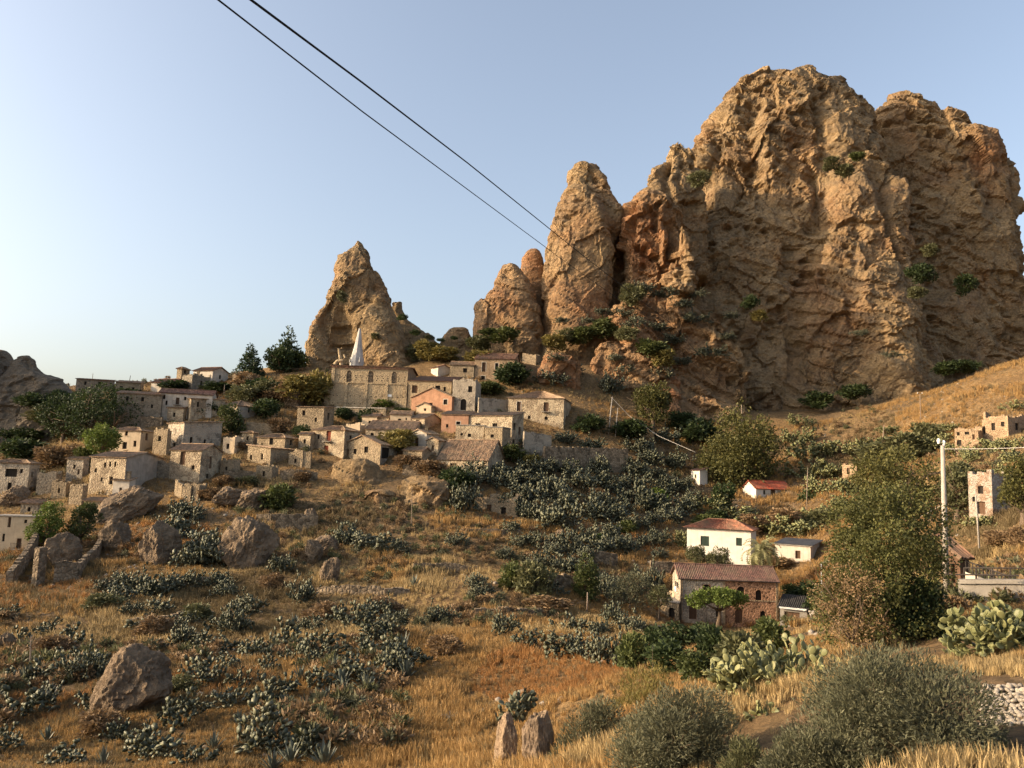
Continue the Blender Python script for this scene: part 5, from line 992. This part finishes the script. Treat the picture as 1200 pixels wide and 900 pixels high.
bigcactus('prickly pear growing on top of the upright stone pair', 606, 842, 32, 38, 190, 77, 39, 7.5, 'cactus')
bigcactus('dark prickly pear left of the upright stone pair top', 588, 850, 18, 20, 40, 78, 39, 7, 'cactus')
# ---- listed plants: kind u v width height (material)
PL = '''op 85 762 40 30,op 95 785 34 28,op 35 800 40 31,op 58 826 36 30,op 125 708 34 29,op 150 722 36 25,op 172 742 36 25,op 213 738 36 32,op 240 764 34 26,op 256 742 30 22,op 281 718 34 32,op 300 772 32 26,op 312 792 30 27,op 246 804 34 27,op 286 806 34 29,op 228 842 34 25,op 170 884 44 37,ag 192 888 40 36,op 300 852 38 31,ag 290 874 38 33,op 312 884 38 32,ag 345 735 34 24,op 362 745 40 35,op 375 772 44 37,ag 392 792 46 35,op 370 806 40 28,op 345 778 34 31,ag 382 824 40 32,op 360 893 44 38,op 395 735 34 31,op 450 724 40 35,op 466 738 44 40,op 440 754 44 35,ag 472 768 44 39,op 420 772 40 32,op 456 786 46 42,ag 476 797 44 40,op 410 797 44 31,op 432 804 44 32,ag 402 815 44 33,op 416 740 36 33,op 488 780 30 24,op 430 730 34 29,op 216 606 44 34,op 205 628 44 36,op 240 645 46 36,op 256 656 44 34,op 222 664 40 33,op 200 692 36 30,op 160 694 36 33,op 120 694 30 26,op 138 708 30 27,op 265 700 36 32,op 225 690 36 34,op 185 720 30 26,op 60 745 30 22,op 20 760 28 25,op 110 835 36 33,op 140 870 34 31,ag 55 870 36 30,op 10 880 36 31,op 265 765 28 21,op 330 815 34 30,ag 355 830 30 25,ag 320 905 50 38,op 225 900 44 31,ag 120 900 40 36,op 535 640 28 26,op 610 640 34 24,op 590 655 28 25,op 625 640 34 27,op 650 640 36 26,op 680 636 40 30,op 712 632 40 35,op 745 622 36 33,op 765 615 34 24,op 700 595 40 34,op 725 600 40 28,op 660 600 44 38,op 640 575 44 34,op 600 600 36 33,op 615 608 36 34,op 668 560 40 33,op 700 556 40 37,op 745 575 40 31,op 772 562 34 24,op 800 575 34 28,op 815 590 34 24,op 585 560 40 29,op 560 556 36 28,op 625 560 40 34,op 645 555 40 29,op 700 680 30 21,op 650 700 26 23,op 722 690 30 23,op 650 655 34 31,op 690 660 34 31,op 722 640 34 27,op 756 640 30 24,op 775 655 26 21,op 355 707 44 42,op 331 672 36 36,op 272 742 42 52,op 217 757 44 42,op 92 798 56 54,op 180 702 60 46,op 146 690 40 32,op 240 662 66 60,op 205 636 60 52,op 215 612 40 32,op 28 842 52 44,op 432 646 66 36,op 404 640 42 44,op 468 650 40 30,ag 485 692 34 26,op 508 730 40 30,op 588 746 42 44,op 564 700 32 28,op 447 752 60 44,op 455 790 60 50,ag 400 805 50 34,ag 430 815 60 40,op 380 780 54 40,ag 352 800 44 30,op 330 760 40 34,op 300 775 36 30,op 235 800 40 40,op 262 790 30 28,op 250 690 44 34,op 295 720 30 24,op 175 890 60 46,op 215 850 50 44,op 300 880 64 56,ag 250 880 44 34,ag 380 900 80 44,ag 340 895 60 40,op 80 900 50 30,ag 30 800 50 34,ag 60 820 40 26,op 15 725 28 18,op 310 830 44 36,op 270 830 40 30,ag 280 850 40 26,op 648 772 44 36,op 690 772 60 46,op 722 782 60 60,op 665 742 34 26,op 620 760 34 26,op 700 745 40 30,op 722 735 40 46,op 745 745 46 36,op 560 690 34 30,op 640 668 44 34,op 672 676 54 42,op 630 668 34 28,op 705 652 50 40,op 735 650 44 36,op 668 650 40 40,op 655 620 60 50,op 690 610 60 44,op 720 612 50 36,op 620 590 56 42,op 650 588 56 44,op 610 570 50 36,op 580 572 50 34,op 540 600 44 54,op 555 570 46 36,op 680 572 50 36,op 710 575 50 36,op 735 590 50 36,op 760 600 50 40,op 770 640 36 34,op 785 612 46 36,op 780 580 46 36,op 740 560 46 34,op 690 530 40 26,op 660 520 40 24,op 630 610 40 40,op 600 625 30 26,op 800 600 46 34,op 790 550 40 30,op 760 545 40 30,op 720 545 40 26,op 750 530 44 30,op 780 520 36 30,op 715 462 40 36,op 645 452 50 26,op 670 440 34 24
opp 945 540 44 34,opp 970 535 40 30,opp 1000 535 46 30,opp 950 560 44 30,opp 975 560 40 28,opp 1020 530 44 28,opp 935 520 36 28,opp 1090 528 36 26,opp 1105 520 30 20,opp 1125 534 40 24,opp 1160 530 40 26,opp 1185 528 40 24,opp 1140 542 40 26,opp 1178 560 36 24,opp 1200 545 40 30,opp 965 578 40 28,opp 1000 580 46 34,opp 990 600 40 30,opp 940 500 30 20,opp 1045 508 36 14,opp 1110 505 30 14,opp 1190 480 30 14,opp 1150 620 40 26,opp 960 615 50 30,opp 900 628 60 34,opp 940 628 50 30,opp 860 612 50 30,opp 830 600 40 30,opp 800 640 30 30,op 710 700 44 40,op 735 705 30 30,op 760 690 34 40,op 870 610 40 26
b 327 598 46 36 leaf_mid,b 352 474 64 36 leaf_gold,b 376 474 38 44 leaf_gold,b 330 470 40 24 leaf_dry,b 312 466 40 22 leaf_olive,b 404 492 26 16 leaf_dark,b 434 500 28 26 leaf_dark,b 466 531 48 30 leaf_gold,b 478 548 40 16 leaf_dry,b 452 478 30 12 leaf_bright,b 472 487 24 10 leaf_dark,b 600 452 44 30 leaf_dark,b 572 463 40 18 leaf_mid,b 545 470 30 14 leaf_olive,b 520 424 40 20 leaf_gold,b 500 420 30 24 leaf_gold,b 480 425 40 24 leaf_olive,b 560 428 40 20 leaf_gold,b 590 402 44 22 leaf_mid,b 625 700 44 46 leaf_olive,b 600 690 34 34 leaf_mid,b 742 786 42 50 leaf_mid,b 868 790 66 56 leaf_olive,b 838 778 44 50 leaf_dark,b 795 760 54 36 leaf_dark,b 785 790 60 40 leaf_dark,b 815 800 50 40 leaf_mid,b 825 755 40 30 leaf_dark,b 770 775 40 40 leaf_dark,b 902 770 50 50 leaf_mid,b 204 515 18 26 leaf_dark,b 188 528 16 26 leaf_mid,b 158 527 18 14 leaf_dark,b 240 486 26 20 leaf_dark,b 256 459 40 12 leaf_dark,b 205 458 44 14 leaf_dark,b 305 462 44 24 leaf_dark,b 285 470 40 22 leaf_olive,b 310 490 36 26 leaf_dark,b 290 455 40 20 leaf_dry,b 352 515 24 18 leaf_dark,b 325 508 30 20 leaf_dry,b 280 526 20 10 leaf_dry,b 60 548 44 26 leaf_dry,b 25 540 60 30 leaf_dark,b 80 545 40 26 leaf_dry,b 150 470 44 16 leaf_dark,b 130 600 30 12 leaf_dark,b 246 584 26 14 leaf_dry,b 262 568 24 12 leaf_dry,b 355 564 24 12 leaf_dry,b 395 556 26 12 leaf_dry,b 290 570 26 14 leaf_olive,b 505 560 40 22 leaf_dry,b 530 575 44 34 leaf_dark,b 600 540 40 22 leaf_mid,b 620 548 30 18 leaf_gold,b 575 535 20 18 leaf_dark,b 700 640 26 16 leaf_bright,b 770 595 34 24 leaf_bright,b 735 625 30 18 leaf_mid,b 700 585 24 14 leaf_dry,b 665 600 20 10 leaf_dry,b 830 620 40 20 leaf_mid,b 880 625 44 24 leaf_dry,b 920 622 50 28 leaf_dry,b 960 620 44 26 leaf_olive,b 1010 612 40 30 leaf_olive,b 910 665 50 14 leaf_dry,b 950 700 40 24 leaf_dark,b 930 700 30 18 leaf_mid,b 960 720 34 26 leaf_dark,b 1085 520 40 26 leaf_olive,b 1030 545 60 30 leaf_olive,b 1060 540 60 34 leaf_olive,b 1130 570 36 30 leaf_olive,b 1195 640 30 24 leaf_dry,b 1170 640 40 20 leaf_dry,b 640 715 60 18 leaf_dry,b 450 720 40 22 leaf_dry,b 520 770 50 26 leaf_dry,b 180 745 44 26 leaf_dry,b 120 715 40 22 leaf_olive,b 60 770 44 26 leaf_dry,b 380 725 44 22 leaf_dry,b 115 860 50 30 leaf_dry,b 210 815 40 24 leaf_olive,b 320 690 30 20 leaf_dry,b 230 730 40 26 leaf_olive,b 1110 440 30 18 leaf_dark,b 820 520 50 36 leaf_dark,b 800 505 40 24 leaf_dark,b 740 515 50 26 leaf_dark,b 690 505 40 24 leaf_dark,b 840 612 30 16 leaf_dark'''
HOUSEBOX = [(p[0]-2, p[2]+2, p[3]-8, p[4]+2) for p, _, _ in HOUSES]
for e in PL.replace('\n', ',').split(','):
    f = e.split(); plant(f[0], *map(float, f[1:5]), mat=f[5] if len(f) > 5 else None)
# ---- shrubs and cacti rooted in the crags
RKP = '''b 650 412 34 20 leaf_gold,b 680 404 34 22 leaf_mid,b 708 398 38 26 leaf_mid,b 662 404 24 18 leaf_olive,b 728 402 20 14 leaf_olive,b 735 400 24 18 leaf_olive,b 990 208 24 14 leaf_olive,b 975 200 24 14 leaf_olive,b 1005 190 20 12 leaf_mid,b 820 220 26 20 leaf_olive,b 1080 330 30 24 leaf_dark,b 1132 345 26 24 leaf_dark,b 1075 352 20 16 leaf_olive,b 1130 437 36 16 leaf_dark,b 1090 300 18 14 leaf_olive,b 890 378 22 14 leaf_gold,b 880 362 20 18 leaf_dark,b 762 420 40 24 leaf_mid,b 740 360 34 26 leaf_olive,b 775 430 30 22 leaf_gold,b 960 480 40 20 leaf_dark,b 1000 470 40 20 leaf_dark,b 471 377 12 9 leaf_dark,b 487 395 14 7 leaf_dark,b 503 400 12 6 leaf_olive,b 516 402 10 5 leaf_dark,b 572 395 22 10 leaf_mid,b 560 412 34 18 leaf_olive,b 440 400 14 8 leaf_olive,b 400 355 12 14 leaf_olive,b 532 400 10 5 leaf_dark,b 40 480 44 22 leaf_dark,b 55 500 50 24 leaf_olive,b 70 480 30 24 leaf_dark,b 30 520 50 20 leaf_dark
op 750 345 40 18,op 780 350 34 16,op 800 362 30 16,op 815 380 34 18,op 790 405 34 18,op 770 390 30 16,op 745 385 34 18,op 850 400 30 14,op 835 420 36 18,op 780 445 34 18,op 800 430 30 16,op 735 440 28 16,op 720 425 30 14,op 820 350 26 12,op 860 375 24 12,op 1010 395 26 10,op 1045 420 26 10,op 760 462 30 16,op 715 455 30 18,op 690 380 24 10,op 660 380 24 10,op 730 372 30 14,op 705 370 24 12,op 655 425 30 14'''
for e in RKP.replace('\n', ',').split(','):
    f = e.split(); p = hit(float(f[1]), float(f[2])-2); plant(f[0], *map(float, f[1:5]), mat=f[5] if len(f) > 5 else None, on=p)
fixgroups()
# agave flower stalks and a thin lamp on the skyline
for (u, v, vt, lb) in ((108, 447, 437, 'pale branched agave stalk on the far left skyline'), (482, 620, 570, 'tall thin agave flower stalk beside the weathered rock face'), (35, 790, 745, 'thin dry agave stalk on the lower left slope')):
    g = ground(u, v); t = P(u+1, vt, g[1])-g; T = thing('agave_stalk', g, lb, 'flower stalk'); m = MB(); m.tube([(0, 0, -.3), t*.5, t], [.09, .07, .03], 5); m.build('stalk', 'wood_pole', T)
    L_ = np.linalg.norm(t)
    for k in range(7): a = k*2.4; m = MB(); b = t*(.6+.055*k); m.tube([b, b+np.array([math.cos(a), math.sin(a), .3])*L_*.1], [.03, .015], 4); m.build('branch', 'wood_pole', T)
pole('dark little lamp standing on the left skyline roof', 151, 450, 153, 440, .1, 'iron', d=221, name='street_lamp', cat='lamp')
# ---------------------------------------------------------------- grass and undergrowth
LIB = bpy.data.collections.new('tuft_library')
def lib(name, me): o = bpy.data.objects.new(name, me); LIBS[name[0]].objects.link(o)
LIBS = {}
def scatter(name, label, pts, scale, idx, meshes):
    c = bpy.data.collections.new(name+'_kinds')
    for i, me in enumerate(meshes): o = bpy.data.objects.new('%02d_' % i+name+'_tuft', me); c.objects.link(o)
    n = len(pts); me = bpy.data.meshes.new(name); me.vertices.add(n); me.vertices.foreach_set('co', np.asarray(pts, np.float32).ravel())
    attr(me, 'sc', scale); attr(me, 'ang', rng.uniform(0, 6.28, n)); a = me.attributes.new('kind', 'INT', 'POINT'); a.data.foreach_set('value', np.asarray(idx, np.int32))
    o = obj(name, me); tag(o, label, None, None, 'stuff'); ng = bpy.data.node_groups.new(name, 'GeometryNodeTree'); ng.interface.new_socket('Geometry', in_out='INPUT', socket_type='NodeSocketGeometry'); ng.interface.new_socket('Geometry', in_out='OUTPUT', socket_type='NodeSocketGeometry')
    N = ng.nodes.new; gi, go, ip, ci = N('NodeGroupInput'), N('NodeGroupOutput'), N('GeometryNodeInstanceOnPoints'), N('GeometryNodeCollectionInfo'); ci.inputs[0].default_value = c; ci.inputs['Separate Children'].default_value = True; ci.inputs['Reset Children'].default_value = True
    def na(nm, t): k = N('GeometryNodeInputNamedAttribute'); k.data_type = t; k.inputs[0].default_value = nm; return k.outputs[0]
    l = ng.links.new; l(gi.outputs[0], ip.inputs['Points']); l(ci.outputs[0], ip.inputs['Instance']); ip.inputs['Pick Instance'].default_value = True; l(na('kind', 'INT'), ip.inputs['Instance Index']); l(na('sc', 'FLOAT'), ip.inputs['Scale'])
    cx = N('ShaderNodeCombineXYZ'); l(na('ang', 'FLOAT'), cx.inputs[2]); l(cx.outputs[0], ip.inputs['Rotation']); l(ip.outputs[0], go.inputs[0]); m = o.modifiers.new('scatter', 'NODES'); m.node_group = ng; return o
def tuft(mat, seed, n=22, h=1., spread=.35, lean=.35, w_=.028):
    rs = np.random.RandomState(seed); V = []; F_ = []; A_ = []
    for i in range(n):
        a = rs.uniform(0, 6.28); r_ = spread*math.sqrt(rs.rand()); b0 = np.array([r_*math.cos(a), r_*math.sin(a), -.05]); ld = np.array([math.cos(a)+rs.normal()*.5, math.sin(a)+rs.normal()*.5, 0])*lean*rs.uniform(.3, 1.3); hh = h*rs.uniform(.5, 1.1); sd = np.array([rs.normal(), rs.normal(), 0]); sd = sd/np.linalg.norm(sd)*w_
        b = len(V); m1 = b0+ld*.35*hh+U3*hh*.6; V += [b0-sd, b0+sd, m1+sd*.8, m1-sd*.8, b0+ld*hh+U3*hh*.95]; F_ += [(b, b+1, b+2, b+3), (b+3, b+2, b+4)]; A_ += [rs.rand()]*5
    me = mesh('tuft', V, F_, [mat]); attr(me, 'rnd', A_); return me
GR = [tuft(m_, 200+i*3+j) for i, m_ in enumerate(('grass_gold', 'grass_pale', 'grass_red', 'grass_dull')) for j in range(2)]
N = 200000; uu = rng.uniform(-80, 1280, N); dd = np.exp(rng.uniform(math.log(12), math.log(215), N)); rx = (uu-600)/FPX; XY = np.c_[rx*dd*1.0, dd]
Z = height(XY); q3 = np.c_[XY, Z*0]; pn = fbm(q3/16, 3, 90); pk = fbm(q3/28, 3, 92)
us, vs = 600+FPX*(np.c_[XY, Z]@cR)/(np.c_[XY, Z]@cF), 450-FPX*(np.c_[XY, Z]@cU)/(np.c_[XY, Z]@cF)
keep = (fbm(q3/5, 3, 97) > -.42+.25*rng.uniform(-1, 1, N)) & (pn+.5*rng.uniform(-1, 1, N) > -.38) & (vs > 410) & ~((us < 680) & (vs < 560) & (rng.uniform(0, 1, N) < .2)) & ~((us > 820) & (vs > 735) & (rng.uniform(0, 1, N) < .3+.9*sst(-.25, .25, fbm(q3/4, 2, 95)))) & ~((us > 860) & (vs > 850) & (rng.uniform(0, 1, N) < .75)) & ~((us > 1138) & (vs > 798) & (vs < 856)) & ~((us > 850) & (us < 1000) & (vs > 815) & (rng.uniform(0, 1, N) < .5))
XY, Z, pn, pk, us, vs, dd = XY[keep], Z[keep], pn[keep], pk[keep], us[keep], vs[keep], dd[keep]; n_ = len(XY)
kk = np.where(pk > .34, 2, np.where(pk > -.1, 0, np.where(pk > -.32, 1, 3))); kk = np.where((us < 330) & (vs > 640) & (rng.uniform(0, 1, n_) < .45), 3, kk); kk = np.where((us > 1050) & (vs < 500), 0, kk); kk = np.where((us > 930) & (vs > 760) & (rng.uniform(0, 1, n_) < .5), 1, kk); kk = np.where(rng.uniform(0, 1, n_) < .18, 3, kk)
scl = np.clip(.24+.005*dd, .25, .8)*rng.uniform(.55, 1.4, n_)*(.6+.75*sst(-.3, .4, fbm(np.c_[XY, Z*0]/6, 2, 98)))
scatter('dry_grass', 'dry golden grass covering the slopes', np.c_[XY, Z], scl, kk*2+rng.integers(0, 2, n_), GR)
UB = [bushmesh(m_, 300+i, 160, .3, .1, .5, .7, 4) for i, m_ in enumerate(('leaf_dry', 'leaf_olive', 'leaf_dry', 'leaf_grey', 'leaf_dry'))]
N = 14000; uu = rng.uniform(-80, 1280, N); dd = np.exp(rng.uniform(math.log(42), math.log(225), N)); XY = np.c_[(uu-600)/FPX*dd, dd]; Z = height(XY); q3 = np.c_[XY, Z*0]; pn = fbm(q3/20, 3, 120); p3 = np.c_[XY, Z]; us, vs = 600+FPX*(p3@cR)/(p3@cF), 450-FPX*(p3@cU)/(p3@cF)
keep = ((pn > .0) | ((us < 520) & (vs > 640) & (pn > -.05))) & (vs > 415) & ~((us > 1040) & (vs < 520)) & ~((us > 470) & (vs > 735)); XY, Z, us, vs = XY[keep], Z[keep], us[keep], vs[keep]; n_ = len(XY)
scatter('undergrowth', 'low dry weeds and scrub among the grass', np.c_[XY, Z], rng.uniform(.4, 1.5, n_), rng.integers(0, 5, n_), UB)
# loose stones lying on the slopes
N = 5000; uu = rng.uniform(-80, 1280, N); dd = np.exp(rng.uniform(math.log(25), math.log(215), N)); XY = np.c_[(uu-600)/FPX*dd, dd]; Z = height(XY); q3 = np.c_[XY, Z*0]; keep = fbm(q3/12, 3, 140) > .12; keep &= dd > 40; XY, Z = XY[keep], Z[keep]
scatter('rubble', 'scattered loose stones on the slopes', np.c_[XY, Z], rng.uniform(.08, .5, len(XY))**1.3, rng.integers(0, 6, len(XY)), tmpl)
